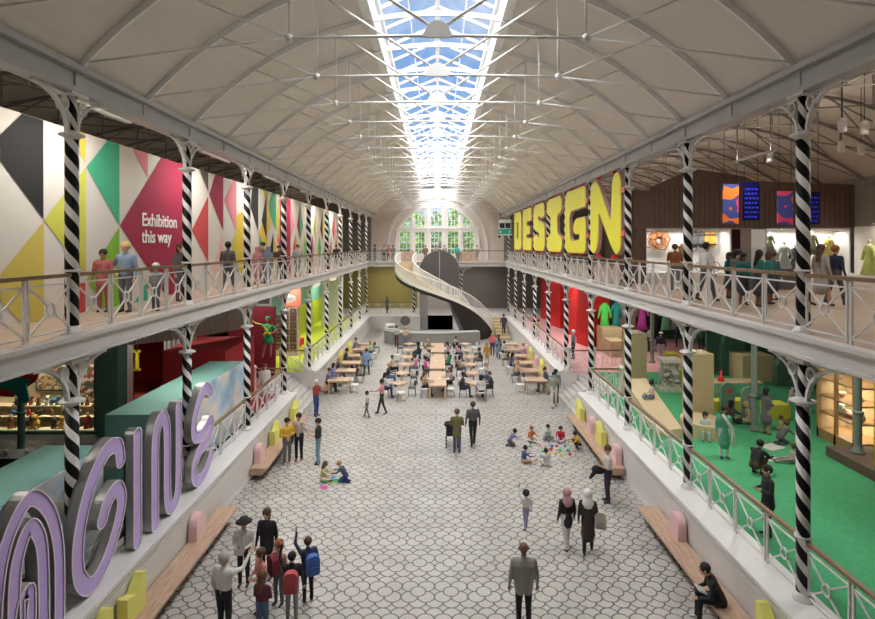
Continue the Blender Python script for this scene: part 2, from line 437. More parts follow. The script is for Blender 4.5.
for s in (-1, 1):
    for i in range(-2, 16):
        y = Y0 + BAY/2*i + .6
        lab = 'dark steel aisle roof truss, %s along the %s' % (ORD[i+2], SIDE[s])
        if tr is None:
            tr = thing('aisle_truss', lab, 'roof truss', (s*12.75,y,0), 0, 'dark steel trusses over the side aisles')
            b = MB(); pp = []
            for k in range(15): x = 7.32+10.78*k/14; pp.append((x-12.75, az(x)-.15))
            for k in range(14): b.bar((pp[k][0],0,pp[k][1]), (pp[k+1][0],0,pp[k+1][1]), .08, .09)
            b.build('arch_rib', M_steel, tr)
            b = MB(); low = [(-5.4, 11.7), (-2.6, 12.15), (0, 12.3), (2.6, 12.0), (5.5, 10.95)]
            for k in range(4): b.bar((low[k][0],0,low[k][1]), (low[k+1][0],0,low[k+1][1]), .035)
            b.build('tie_rod', M_steel, tr)
            for k in (1, 2, 3):
                x = low[k][0]; e = MB(); e.bar((x,0,low[k][1]), (x,0,az(x+12.75)-.1), .04); e.build('strut', M_steel, tr)
            for (x0, z0, x1) in ((-2.6,12.15,-4.3), (-2.6,12.15,-.2), (2.6,12.0,.2), (2.6,12.0,4.3)):
                e = MB(); e.bar((x0,0,z0), (x1,0,az(x1+12.75)-.12), .035); e.build('brace', M_steel, tr)
            for (x0, x1) in ((-3.5, .5), (.5, 4)):
                e = MB(); e.bar((x0,0,az(x0+12.75)-.15), (x1,BAY/2-.08,az(x1+12.75)-.2), .04); e.build('cross_brace', M_steel, tr)
        else: copy_tree(tr, None, (s*12.75,y,0), pi if s < 0 else 0, lab)

# end walls
b = MB(); b.box(-18.6, YF-.3, -.2, 18.6, YF, 17); struct('wall_front', b, M_vault)
WY = 60.0
b = MB()
def wpoly(pts, y0=WY, y1=YB): 
    b.extrude(pts, lambda u, v, w: (u, w, v), y0, y1)
RW, ZW = 4.55, 7.95      # lunette radius and spring height
n = 24
arc = [(RW*cos(pi*i/n), ZW+RW*sin(pi*i/n)) for i in range(n+1)]
top = 15
for i in range(n):
    (x0, z0), (x1, z1) = arc[i], arc[i+1]
    wpoly([(x1, z1), (x0, z0), (x0, top+1), (x1, top+1)])
wpoly([(-7.3, 6.5), (-RW, 6.5), (-RW, top+1), (-7.3, top+1)]); wpoly([(RW, 6.5), (7.3, 6.5), (7.3, top+1), (RW, top+1)])
wpoly([(-RW, 6.5), (RW, 6.5), (RW, 7.2), (-RW, 7.2)])
struct('wall_end', b, M_vault)
b = MB(); b.box(-18.6, YB-.5, 6.5, -7.3, YB, 14); b.box(7.3, YB-.5, 6.5, 18.6, YB, 14); struct('wall_end_aisles', b, M_taupe)
b = MB()    # archivolt and mouldings
for R_, w, dpt in ((RW+.12, .24, .10), (RW+.95, .14, .16), (RW+1.12, .10, .08)):
    for i in range(n*2):
        t0, t1 = pi*i/(2*n), pi*(i+1)/(2*n)
        b.bar((R_*cos(t0), WY-dpt/2, ZW+R_*sin(t0)), (R_*cos(t1), WY-dpt/2, ZW+R_*sin(t1)), dpt, w)
for s in (-1, 1):
    for R_, w, dpt in ((RW+.12, .24, .10), (RW+.95, .14, .16), (RW+1.12, .10, .08)): b.box(s*(R_-w/2), WY-dpt, 6.5, s*(R_+w/2), WY, ZW)
struct('trim_lunette', b, M_white)
# lunette window: five lights over five lights
MW = mat('window_white_paint', (.84,.82,.79), .5, var=.03)
b = MB()
lights = [(-4.15,-3.05),(-2.45,-1.45),(-.7,.45),(1.15,2.25),(2.85,4.0)]
edges = [-RW] + [v for p in lights for v in p] + [RW]
def circ_z(x): return ZW + sqrt(max(0, RW*RW - x*x))
for k in range(0, len(edges), 2):
    x0, x1 = edges[k], edges[k+1]
    b.box(x0, WY-.02, 7.2, x1, WY+.25, min(circ_z(x0), circ_z(x1)) if k not in (0, len(edges)-2) else 9.7)
    if k not in (0, len(edges)-2): b.box((x0+x1)/2-.12, WY-.14, 7.2, (x0+x1)/2+.12, WY, min(circ_z(x0), circ_z(x1))+.0)
b.box(-RW, WY-.08, 9.65, RW, WY+.25, 10.2); b.box(-RW, WY-.16, 9.98, RW, WY, 10.12); b.box(-RW, WY-.12, 9.70, RW, WY, 9.78)
struct('window_1', b, MW)
b = MB()
for x0, x1 in lights:
    for j in (1, 2):
        x = x0+(x1-x0)*j/3; b.box(x-.03, WY+.1, 7.2, x+.03, WY+.16, circ_z(x))
    z = 7.2
    while z < 12.4:
        if not 9.6 < z < 10.2 and z < max(circ_z(x0), circ_z(x1)): b.box(x0, WY+.1, z-.03, x1, WY+.16, z+.03)
        z += .62
struct('window_1_bars', b, MW)
b = MB(); b.add([(-RW, WY+.2, 7.2), (RW, WY+.2, 7.2)] + [(x, WY+.2, z) for x, z in arc[1:-1]], [tuple(range(2+n-1))])
struct('window_1_glass', b, M_glass)
# lower end walls
b = MB(); b.box(-18.4, 59.6, 1.3, -2.2, 59.9, 6.22); struct('wall_end_olive', b, M_olive)
b = MB(); b.box(2.2, 59.6, 1.3, 18.4, 59.9, 6.22); struct('wall_end_taupe', b, M_taupe)
b = MB(); b.box(-2.2, 59.6, 1.3, 2.2, 59.9, 6.22); struct('wall_end_middle', b, M_plinth)
b = MB(); b.box(-1.7, 53.4, -.1, 1.6, 53.5, 1.3); struct('wall_under_bridge', b, M_dark)

# columns
def column_proto():
    t = thing('striped_iron_column', 'x', 'column')
    b = MB(); b.lathe([(.122,.06),(.122,3.78)], n=20); 
    o = b.build('shaft', [M_stripe], t)
    b = MB(); b.lathe([(.125,3.73),(.14,3.77),(.225,3.80),(.225,3.83),(.12,3.87),(.10,3.90)], n=20); b.lathe([(.125,1.18),(.15,1.19),(.15,1.22),(.125,1.23)], n=20)
    b.lathe([(.19,0),(.19,.03),(.15,.08),(.128,.15)], n=16)
    b.build('collar', M_iron, t)
    b = MB(); b.lathe([(.09,3.88),(.09,4.6)], n=16); b.build('upper_shaft', M_stripe, t)
    b = MB(); b.box(-.17,-.25,4.56,.17,.25,4.64); b.build('cap_plate', M_iron, t)
    for s in (-1, 1):
        b = MB(); pts = []
        for k in range(9):
            a = pi/2*k/8; pts.append((0, s*(.13+.92*(1-cos(a))), 3.86+.74*sin(a)))
        for k in range(8): b.bar(pts[k], pts[k+1], .08, .06)
        rr = [(0, s*.27+.11*cos(2*pi*k/14), 4.38+.13*sin(2*pi*k/14)) for k in range(15)]
        b.bar((0,s*.1,4.58),(0,s*1.0,4.60),.07,.05)
        br = b.build('bracket', M_iron, t); b = MB()
        for k in range(14): b.bar(rr[k], rr[k+1], .10, .035)
        b.build('bracket_ring', M_girder, br)
    return t
cp = column_proto(); first = True
def put_col(x, y, z, lab, grp, rz=0):
    global first
    if first: cp.location = (x,y,z); cp['label'] = lab; cp['group'] = grp; cp.rotation_euler = (0,0,rz); first = False; return cp
    return copy_tree(cp, None, (x,y,z), rz, lab, grp)
for s in (-1, 1):
    for z, lev in ((1.38, 'lower'), (6.50, 'upper')):
        for i in range(-1 if False else 0, 10):
            put_col(s*CXX, Y0+BAY*i, z, 'black and white spiral striped column, %s on the %s gallery, %s' % (ORD[i], lev, SIDE[s]),
                    'striped columns of the %s gallery, %s' % (lev, SIDE[s]))
for s, w in ((-1, 'olive wall'), (1, 'grey wall')):
    put_col(s*2.34, 54.0, 1.38, 'striped column under the end gallery in front of the %s' % w, 'striped columns at the far end', pi/2)

# railings: one thing per bay
def rail_proto(name, L_, npan, label):
    t = thing(name, label, 'railing')
    b = MB(); b.box(-.045,0,1.09,.045,L_,1.10+.06); b.build('handrail', M_rail, t)
    w = L_/npan
    for k in range(npan):
        y0 = k*w+.05; y1 = (k+1)*w-.05; yc = (y0+y1)/2; zb, zt = .10, .97; zc = (zb+zt)/2
        b = MB(); rw = .03
        b.bar((0,y0,zb),(0,y1,zb),rw); b.bar((0,y0,zt),(0,y1,zt),rw)
        rr = .095
        for sy, sz in ((-1,-1),(1,-1),(-1,1),(1,1)):
            ey = y0 if sy < 0 else y1; ez = zb if sz < 0 else zt
            d = Vector((0, ey-yc, ez-zc)).normalized()
            b.bar((0, yc+d.y*rr, zc+d.z*rr*1.2), (0, ey, ez), .028)
        pan = b.build('lattice_panel', M_iron, t); b = MB()
        for j in range(14):
            a0, a1 = 2*pi*j/14, 2*pi*(j+1)/14
            b.bar((0,yc+rr*cos(a0),zc+rr*1.15*sin(a0)),(0,yc+rr*cos(a1),zc+rr*1.15*sin(a1)),.035,.03)
        b.build('ring', M_iron, pan)
    for k in range(npan):
        if k == 0: continue
        for dy in (-.05, .05):
            b = MB(); b.box(-.02,k*w+dy-.018,0,.02,k*w+dy+.018,1.09); b.build('baluster', M_iron, t)
    for yy in (.14, L_-.14):
        b = MB(); b.box(-.02,yy-.015,0,.02,yy+.015,1.09); b.build('baluster', M_iron, t)
    return t
rp = rail_proto('lattice_railing', BAY, 4, 'x'); firstr = True
for s in (-1, 1):
    for z, lev in ((1.38, 'lower'), (6.50, 'upper')):
        for i in range(-1, 9):
            if lev == 'lower' and i == 3: continue
            lab = 'pale iron lattice railing with oak handrail, %s bay of the %s gallery, %s' % (ORD[i+1], lev, SIDE[s])
            g = 'lattice railings along the galleries'
            x = s*(CXX-.02 if lev == 'upper' else CXX+.02)
            if firstr: rp.location = (x, Y0+BAY*i, z); rp['label'] = lab; rp['group'] = g; firstr = False
            else: copy_tree(rp, None, (x, Y0+BAY*i, z), 0, lab, g)
for x0, x1, z, w in ((-7.0, -2.4, 1.38, 'below the olive wall'), (-7.0, -2.4, 6.5, 'on the bridge beside the spiral stair head'), (2.4, 7.0, 6.5, 'above the grey end wall')):
    o = copy_tree(rp, None, (x0, 54.0, z), -pi/2, 'pale lattice railing across the far end ' + w, 'lattice railings along the galleries')
    o.scale = (1, (x1-x0)/BAY, 1)
# ------------------------------------------------------------------ curves, letters
def crom(pts, n=8):
    out = []; P_ = [pts[0]] + list(pts) + [pts[-1]]
    for i in range(1, len(P_)-2):
        p0, p1, p2, p3 = [Vector(p) for p in P_[i-1:i+3]]
        for k in range(n):
            t = k/n
            out.append(.5*((2*p1) + (p2-p0)*t + (2*p0-5*p1+4*p2-p3)*t*t + (3*p1-p0-3*p2+p3)*t**3))
    out.append(Vector(pts[-1])); return out
def stroke_outline(path, w):
    L_, R_ = [], []
    for i, p in enumerate(path):
        d = (path[min(len(path)-1, i+1)] - path[max(0, i-1)]).normalized(); nrm = Vector((-d.y, d.x))
        L_.append(p + nrm*w/2); R_.append(p - nrm*w/2)
    return L_, R_
def ribbon_letter(name, label, strokes, y0):
    t = thing(name, label, 'letter', (-6.95, y0, 1.38), 0, 'tall mauve channel letters on the ledge')
    body, face, rim = MB(), MB(), MB(); DP = .22; W = .34 if 'nested' not in label else .27
    for st in strokes:
        pa = crom([Vector((u, v)) for u, v in st], 8)
        L_, R_ = stroke_outline(pa, W)
        # round the two ends
        def sweep(mb, w_out, d0, d1, m=0):
            Lx, Rx = stroke_outline(pa, w_out)
            ends = []
            n = len(pa); b0 = len(mb.v)
            for i in range(n):
                for (q, w) in ((Lx[i], d0), (Rx[i], d0), (Rx[i], d1), (Lx[i], d1)): mb.v.append((w, q.x, q.y))
            for i in range(n-1):
                for k in range(4): mb.face((b0+i*4+k, b0+i*4+(k+1)%4, b0+(i+1)*4+(k+1)%4, b0+(i+1)*4+k), m)
            mb.face([b0+k for k in range(4)][::-1], m); mb.face([b0+(n-1)*4+k for k in range(4)], m)
            for p in (pa[0], pa[-1]):
                pol = [(p.x + w_out/2*cos(2*pi*k/16), p.y + w_out/2*sin(2*pi*k/16)) for k in range(16)]
                mb.extrude(pol, lambda u, v, w: (w, u, v), d0+.001, d1-.003, m)
        # back plate + the two side walls of the channel
        sweep(body, W, 0, .04)
        for sgn in (-1, 1):
            n = len(pa); edge = []
            for i in range(n):
                d = (pa[min(n-1, i+1)] - pa[max(0, i-1)]).normalized(); nrm = Vector((-d.y, d.x)); edge.append((pa[i]+nrm*sgn*W/2, pa[i]+nrm*sgn*(W/2-.022)))
            if sgn == 1: A = edge
            else: B_ = edge
        for p, dsgn, e1, e2 in ((pa[-1], 1, A[-1], B_[-1]), (pa[0], -1, A[0], B_[0])):
            pass
        d_end = (pa[-1]-pa[-2]).normalized(); d_st = (pa[0]-pa[1]).normalized()
        def cap(p, d):
            base = atan2(d.y, d.x); o_, i_ = [], []
            for k in range(1, 8):
                a = base + pi/2 - pi*k/8; o_.append(p+Vector((cos(a), sin(a)))*W/2); i_.append(p+Vector((cos(a), sin(a)))*(W/2-.022))
            return list(zip(o_, i_))
        ring = A + cap(pa[-1], d_end) + B_[::-1] + cap(pa[0], d_st)
        n = len(ring)
        for mb, w0, w1, sh in ((body, 0, DP-.012, 0), (rim, DP-.012, DP, 0)):
            b0 = len(mb.v)
            for o_, i_ in ring:
                for q, w in ((o_, w0), (i_, w0), (i_, w1), (o_, w1)): mb.v.append((w, q.x, q.y))
            for i in range(n):
                j = (i+1) % n
                for k in range(4): mb.face((b0+i*4+k, b0+i*4+(k+1)%4, b0+j*4+(k+1)%4, b0+j*4+k))
        sweep(face, W-.05, .05, DP-.025)
    body.build('metal_channel', M_metal, t); face.build('lit_face', M_lav, t); rim.build('rim', M_lavrim, t)
    return t
AG = {
 'A': ([[(.12,.14),(.12,1.3),(.32,2.15),(.80,2.62),(1.26,2.2),(1.50,1.4),(1.52,.14)],
        [(.48,.14),(.48,1.3),(.58,1.85),(.82,2.15),(1.04,1.85),(1.12,1.3),(1.14,.14)], [(.62,.72),(.66,.98),(.80,1.10),(.82,.8),(.80,.14)]], 8.2),
 'G': ([[(1.62,2.25),(1.52,2.58),(1.12,2.62),(.62,2.15),(.28,1.35),(.28,.6),(.62,.2),(1.1,.38),(1.52,.95),(1.66,1.4),(1.5,1.70),(1.18,1.58),(.98,1.28)]], 9.97),
 'I': ([[(.25,.16),(.25,1.3),(.25,2.55)]], 12.0),
 'N': ([[(.16,.14),(.16,1.9),(.26,2.4),(.48,2.6),(.68,2.4),(.74,1.9),(.74,.9),(.80,.35),(1.02,.16),(1.26,.35),(1.34,.9),(1.34,2.6)]], 12.85),
 'E': ([[(1.45,2.45),(1.12,2.66),(.7,2.45),(.35,1.9),(.4,1.5),(.75,1.38),(1.15,1.5),(1.42,1.62),(1.5,1.4),(1.2,1.1),(.7,.98),(.36,.7),(.4,.32),(.75,.15),(1.15,.28),(1.5,.6)]], 14.75)}
for k, (st, y0) in AG.items():
    ribbon_letter('channel_letter', {'A':'mauve lit metal letter with nested arches, first of the row on the ledge','G':'mauve lit curly metal letter G standing on the white ledge',
      'I':'plain straight mauve lit metal letter I on the ledge','N':'mauve lit metal letter N of two tall loops on the ledge','E':'curly mauve lit metal letter E, last of the row before the stairs'}[k], st, y0)
# the "I M" before the A stands behind the edge of the picture

def round_poly(pts, r=.12, n=3):
    out = []
    for i in range(len(pts)):
        p = Vector(pts[i]); a = Vector(pts[i-1]); c = Vector(pts[(i+1) % len(pts)])
        ra = min(r, (a-p).length*.45); rc = min(r, (c-p).length*.45)
        q0 = p+(a-p).normalized()*ra; q1 = p+(c-p).normalized()*rc
        for k in range(n+1):
            t = k/n; out.append(q0*(1-t)**2 + p*2*t*(1-t) + q1*t*t)
    return out
def curve_solid(name, loops, depth, mw, m, parent, bevel=0, offset=0):
    cu = bpy.data.curves.new(name, 'CURVE'); cu.dimensions = '2D'; cu.fill_mode = 'BOTH'; cu.extrude = depth/2; cu.offset = offset
    cu.bevel_depth = bevel; cu.bevel_resolution = 1
    for lp in loops:
        sp = cu.splines.new('POLY'); sp.points.add(len(lp)-1); sp.use_cyclic_u = True
        for i, p in enumerate(lp): sp.points[i].co = (p[0], p[1], 0, 1)
    o = bpy.data.objects.new(name, cu); C.objects.link(o)
    dg = bpy.context.evaluated_depsgraph_get(); me = bpy.data.meshes.new_from_object(o.evaluated_get(dg))
    bpy.data.objects.remove(o); me.transform(mw); me.materials.clear(); me.materials.append(m)
    o = bpy.data.objects.new(name, me); C.objects.link(o); o.parent = parent; return o
LW, LH = 4.08, 3.22
DS = {
 'D': [[(0,0),(.85,0),(1,.1),(1,.9),(.85,1),(0,1)], [(.38,.3),(.62,.3),(.62,.72),(.38,.72)]],
 'E': [[(0,.06),(.08,0),(.92,0),(1,.06),(1,.3),(.45,.3),(.45,.38),(.80,.38),(.80,.58),(.45,.58),(.45,.68),(1,.68),(1,.94),(.92,1),(.08,1),(0,.94)]],
 'S': [[(.02,.1),(.12,0),(.88,0),(1,.1),(1,.5),(.9,.58),(.45,.66),(.45,.72),(.62,.72),(.66,.66),(.98,.7),(.98,.92),(.86,1),(.14,1),(.02,.9),(.02,.54),(.12,.46),(.55,.36),(.55,.30),(.40,.30),(.36,.36),(.02,.34)]],
 'I': [[(0,.08),(.1,0),(.9,0),(1,.08),(1,.26),(.72,.34),(.70,.64),(1,.72),(1,.92),(.9,1),(.1,1),(0,.92),(0,.72),(.26,.64),(.26,.34),(0,.28)]],
 'G': [[(0,.1),(.1,0),(.92,0),(1,.06),(1,.5),(.95,.55),(.55,.54),(.44,.46),(.42,.34),(.5,.29),(.72,.29),(.72,.22),(.34,.2),(.26,.27),(.24,.56),(.32,.66),(1,.68),(1,.94),(.94,1),(.12,1),(0,.9)]],
 'N': [[(0,.08),(.10,0),(.22,.03),(.29,.14),(.31,.56),(.72,.10),(.86,0),(.97,.04),(1,.14),(1,.9),(.93,1),(.82,1),(.74,.9),(.70,.42),(.33,.90),(.18,1),(.05,.97),(0,.88)]]}
for k, ch in enumerate('DESIGN'):
    yfar = Y0+BAY*(8-k)-.62          # far edge of the letter in its bay
    t = thing('giant_letter', 'giant yellow letter %s with mauve edges hung between the striped columns' % ch, 'letter', (6.93, yfar, 7.78), 0, 'giant yellow letters over the gallery')
    mw = Matrix(((0,0,-1,0),(-1,0,0,0),(0,1,0,0),(0,0,0,1)))
    loops = [round_poly([(u*LW, v*LH) for u, v in lp], .20) for lp in DS[ch]]
    curve_solid('letter_body', loops, .14, mw, M_mauve, t)
    curve_solid('letter_face', loops, .04, Matrix.Translation((-.085,0,0)) @ mw, M_yel, t, offset=-.04)
    for u in (.25, .75):
        for z in (-.09, LH-.02):
            b = MB(); b.box(-.10,-u*LW-.08,z,.06,-u*LW+.08,z+.11); b.build('red_clamp', M_red, t)
    for z in (.75, 2.35):
        b = MB(); b.box(-.08, -LW-.28, z, -.05, -LW+.1, z+.2); b.box(.02, -.3, z, .06, .3, z+.2); b.build('coral_band', M_pinkband, t)

# ------------------------------------------------------------------ exhibition wall with its pattern and words
def side_pt(px, py, X=8.9):
    D = F*X/abs(px-CX); return (D, CZ+(HZ-py)*D/F)
cream = mat('wall_cream', (.70,.665,.62), .8, var=.04)
PC = {'k': (.008,.008,.009), 'o': (.60,.50,.10), 'l': (.58,.60,.08), 'y': (.72,.52,.06), 't': (.05,.42,.24), 'p': (.74,.24,.30), 'm': (.33,.012,.055),
      'g': (.22,.48,.03), 'r': (.55,.06,.06), 'b': (.10,.08,.06), 'q': (.80,.50,.47), 's': (.75,.22,.14)}
keys = list(PC); wmats = [cream] + [mat('wall_paint_'+k, PC[k], .8, var=.05) for k in keys]
t = thing('exhibition_wall', 'long temporary wall painted with coloured triangles behind the upper gallery rail', 'wall', (0,0,0))
b = MB(); WZ0, WZ1 = G2, 11.02; b.box(-9.05, 6.0, WZ0, -8.9, 51, WZ1)
polys = [('k',[(0,134.4),(21.4,113),(42.8,119.5),(42.8,219),(0,160.8)]), ('o',[(43.3,221),(0,274),(0,301),(22,325),(43.3,321)]),
 ('l',[(43.6,220),(66,191),(85.4,167),(85.4,274),(66,250)]), ('y',[(64,124.5),(85,131.5),(85,163)]), ('t',[(107,140.6),(119,143.9),(119,225),(85.8,167)]),
 ('p',[(132.3,148.2),(147.4,152.4),(147.4,178)]), ('g',[(119,227),(85.8,280),(98,297),(103,309),(119,306)]), ('r',[(80,283),(85,283),(85,313),(63,317)]),
 ('m',[(119.7,225.5),(161,157),(184.3,163.8),(184.3,293),(165,295)]), ('t',[(147.4,280.6),(147.4,300.5),(133.6,302.8)]),
 ('b',[(199,168.5),(208,171),(208,191.5)]), ('m',[(215,173.2),(223,175.6),(223,231),(208.8,194.5)]), ('r',[(208,196),(208,262),(191.5,230)]),
 ('p',[(233,178.7),(236,179.6),(236,231),(223.6,200)]), ('q',[(223,233),(223,282),(212,270)]), ('y',[(236,215),(243,212),(243,276),(236,262)]), ('l',[(232.5,240),(236,232),(236,276),(230,262)]),
 ('k',[(251.7,184.5),(258,186.4),(258,232),(250.4,208)]), ('l',[(262.6,187.9),(267.3,189.4),(267.3,208)]), ('t',[(271.8,190.8),(275.6,192),(275.6,231),(267.5,208)]),
 ('y',[(267.5,211),(267.5,270),(258,233.5)]), ('s',[(280,212),(283,222),(283,262),(277,240)])]
def clampz(z): return min(WZ1-.01, max(WZ0+.01, z))
for c, pl in polys:
    pts = [side_pt(*p) for p in pl]; 
    b.add([(-8.885 - .0003*keys.index(c), max(6.02, y), clampz(z)) for y, z in pts], [tuple(range(len(pts)))], 1+keys.index(c))
yy = 27.2; seq = ['k','y','l','t','r','p','m','t','k','y','g','q']; i = 0
while yy < 50:
    w = 1.15; c = keys.index(seq[i % 12]); c2 = keys.index(seq[(i*5+3) % 12])
    if 30.6 < yy < 32.2: b.add([(-8.884,yy,WZ0+.01),(-8.884,yy+w,WZ0+.01),(-8.884,yy+w,WZ1-.01),(-8.884,yy,WZ1-.01)], [(0,1,2,3)], 1+keys.index('m'))
    else:
        a, m_ = (yy, yy+w) if i % 2 else (yy+w, yy)
        b.add([(-8.884,a,WZ1-.05),(-8.884,m_*.7+a*.3,9.4),(-8.884,a,8.5)], [(0,1,2)], 1+c)
        b.add([(-8.884,m_,8.9),(-8.884,(a+m_)/2,8.0),(-8.884,m_,WZ0+.05)], [(0,1,2)], 1+c2)
    yy += w; i += 1
b.build('painted_wall', wmats, t)
def text_mesh(name, body, size, mw, m, parent, ext=.01, align='LEFT', bold=.0):
    cu = bpy.data.curves.new(name, 'FONT'); cu.body = body; cu.size = size; cu.extrude = ext; cu.align_x = align; cu.offset = bold; cu.space_line = .92
    o = bpy.data.objects.new(name, cu); C.objects.link(o); dg = bpy.context.evaluated_depsgraph_get()
    me = bpy.data.meshes.new_from_object(o.evaluated_get(dg)); bpy.data.objects.remove(o); me.transform(mw); me.materials.clear(); me.materials.append(m)
    o = bpy.data.objects.new(name, me); C.objects.link(o); o.parent = parent; return o
M_text = mat('lettering_white', (.88,.86,.84), .6, var=0)
toY = Matrix(((0,0,1,0),(1,0,0,0),(0,1,0,0),(0,0,0,1)))       # text reads along +Y on a wall that faces +X
D0, z0 = side_pt(141, 225.5); D1, z1 = side_pt(176, 227.5)
tm = text_mesh('lettering', 'Exhibition\nthis way', .56, Matrix.Identity(4), M_text, t, .008, bold=.008)
wid = max(v.co.x for v in tm.data.vertices); sx = (D1-D0)/wid
tm.data.transform(Matrix.Translation((-8.875, D0, z0)) @ toY @ Matrix.Diagonal((sx, 1, 1, 1)))
tm2 = text_mesh('lettering', 'ion\nway', .5, Matrix.Translation((-8.875, 31.0, 9.3)) @ toY, M_text, t, .006)

# ------------------------------------------------------------------ stairs down from gallery 1, both sides
for s in (-1, 1):
    t = thing('side_stairs', 'pale stone steps from the nave up to the lower gallery, %s' % SIDE[s], 'stairs', (0,0,0))
    b = MB(); n = 8; x0 = 6.5
    for k in range(n): b.box(s*(x0+.24*k), STAIR0, 0, s*8.45, STAIR1, (k+1)*1.30/n)
    b.build('steps', mat('step_stone_%d' % s, (.58,.55,.52), .5), t)
    for y in (STAIR0+.06, STAIR1-.06):
        b = MB(); b.tube([(s*8.3,y,2.3),(s*6.2,y,1.05)], .03, 8); b.build('handrail', M_iron, t)
        b = MB(); b.tube([(s*8.3,y,1.3),(s*8.3,y,2.3)], .025, 6); b.build('post', M_iron, t)
        b = MB(); b.tube([(s*6.22,y,0),(s*6.22,y,1.07)], .025, 6); b.build('post', M_iron, t)
        for q in (.33,.66):
            b = MB(); x = 8.3-2.1*q; b.tube([(s*x,y,1.3-1.2*q),(s*x,y,2.3-1.25*q)], .018, 6); b.build('post', M_iron, t)
    for y, w in ((STAIR0-.05,'near'), (STAIR1+.05,'far')):
        q = thing('newel_post', 'thick white newel post at the %s side of the side stairs, %s' % (w, SIDE[s]), 'newel post', (s*7.15, y, 1.38))
        b = MB(); b.lathe([(.13,0),(.13,.1),(.10,.14),(.10,1.15),(.14,1.2),(.12,1.28),(.05,1.34)], n=14); b.build('shaft', M_iron, q)
        q2 = copy_tree(q, None, (s*8.5, y, 1.30), 0, 'thick white newel post at the %s inner corner of the stairwell, %s' % (w, SIDE[s]))
    for y, w in ((STAIR0-.05,'near'), (STAIR1+.05,'far')):
        o = copy_tree(rp, None, (s*7.15, y, 1.34), -pi/2 if s > 0 else pi/2, 'short lattice railing along the %s edge of the stairwell, %s' % (w, SIDE[s]), 'lattice railings along the galleries')
        o.scale = (1, 1.35/BAY, 1)

# wooden stair at the far end
t = thing('timber_stairs', 'wide timber steps rising to the end gallery beside the spiral stair', 'stairs', (0,0,0))
for k in range(7):
    b = MB(); b.box(5.2, 47.1+.76*k, 0 if k == 0 else k*1.3/7-.02, 6.3, 52.42, (k+1)*1.3/7); b.build('step', M_ply, t)

# spiral stair
t = thing('spiral_stair', 'sweeping white spiral staircase with timber treads and a dark underside', 'staircase', (0,0,0))
ctrl = [(-2.85,53.62,6.5),(-3.1,52.0,6.25),(-3.05,50.0,5.75),(-2.3,48.2,5.15),(-1.0,46.95,4.6),(.5,46.5,4.0),(1.9,46.7,3.3),(2.9,47.2,2.5),(3.7,48.0,1.5),(4.1,48.8,.7),(4.25,49.6,.12)]
path = crom([Vector(p) for p in ctrl], 12); N_ = len(path)
def nrm2(i):
    d = path[min(N_-1, i+1)] - path[max(0, i-1)]; d.z = 0; d.normalize(); return Vector((d.y, -d.x, 0))   # to the right of travel
HWD = .8
steps = 38; acc = [0]
for i in range(1, N_): acc.append(acc[-1] + (path[i]-path[i-1]).xy.length)
def atlen(L_):
    for i in range(1, N_):
        if acc[i] >= L_: 
            f = (L_-acc[i-1])/(acc[i]-acc[i-1]); return path[i-1].lerp(path[i], f), nrm2(i)
    return path[-1], nrm2(N_-1)
for k in range(steps):
    a, na = atlen(acc[-1]*k/steps); c, nc = atlen(acc[-1]*(k+1)/steps)
    z = max(.17, a.z); b = MB(); vs = []
    for zz in (z-.09, z):
        for p, n_ in ((a, na), (c, nc)):
            for sg in (-1, 1): q = p + n_*sg*HWD; vs.append((q.x, q.y, zz))
    b.add(vs, [(0,1,3,2),(4,6,7,5),(0,4,5,1),(2,3,7,6),(0,2,6,4),(1,5,7,3)]); b.build('tread', M_ply, t)
M_sof = mat('dark_stair_soffit', (.018,.016,.016), .35, var=.1)
def zline(i): return path[i].z
b = MB()
for i in range(N_):
    n_ = nrm2(i); z = zline(i)
    f_ = min(1, max(0, (acc[i]/acc[-1]-.66)/.12)); dd = .34*(1-f_)+z*f_
    for sg, dz in ((-1,-.12),(1,-.12),(1,-.12-dd),(-1,-.12-dd)):
        q = path[i]+n_*sg*(HWD+.02)*(1 if dz == -.12 else 1-.25*f_); b.v.append((q.x, q.y, max(.01, z+dz)))
for i in range(N_-1):
    for k in range(4): b.face((i*4+k, i*4+(k+1)%4, (i+1)*4+(k+1)%4, (i+1)*4+k), 0, False)
b.build('soffit', M_sof, t)
for sg in (-1, 1):
    b = MB(); hr = []
    for i in range(N_):
        q = path[i]+nrm2(i)*sg*HWD; hr.append((q.x, q.y, zline(i)+1.0))
    b.tube(hr, .045, 6); b.build('guard_rail', M_white, t)
    b = MB(); st = [(p[0], p[1], p[2]-1.02) for p in hr]
    for i in range(N_-1): b.bar((st[i][0],st[i][1],max(.1,st[i][2]-.02)), (st[i+1][0],st[i+1][1],max(.1,st[i+1][2]-.02)), .04, .26)
    b.build('stringer', M_white, t)
    b = MB(); nb = 150
    for k in range(nb):
        p, n_ = atlen(acc[-1]*k/nb); z = p.z; q = p+n_*sg*HWD
        b.box(q.x-.018, q.y-.018, z, q.x+.018, q.y+.018, z+1.0)
    b.build('balusters', M_white, t)
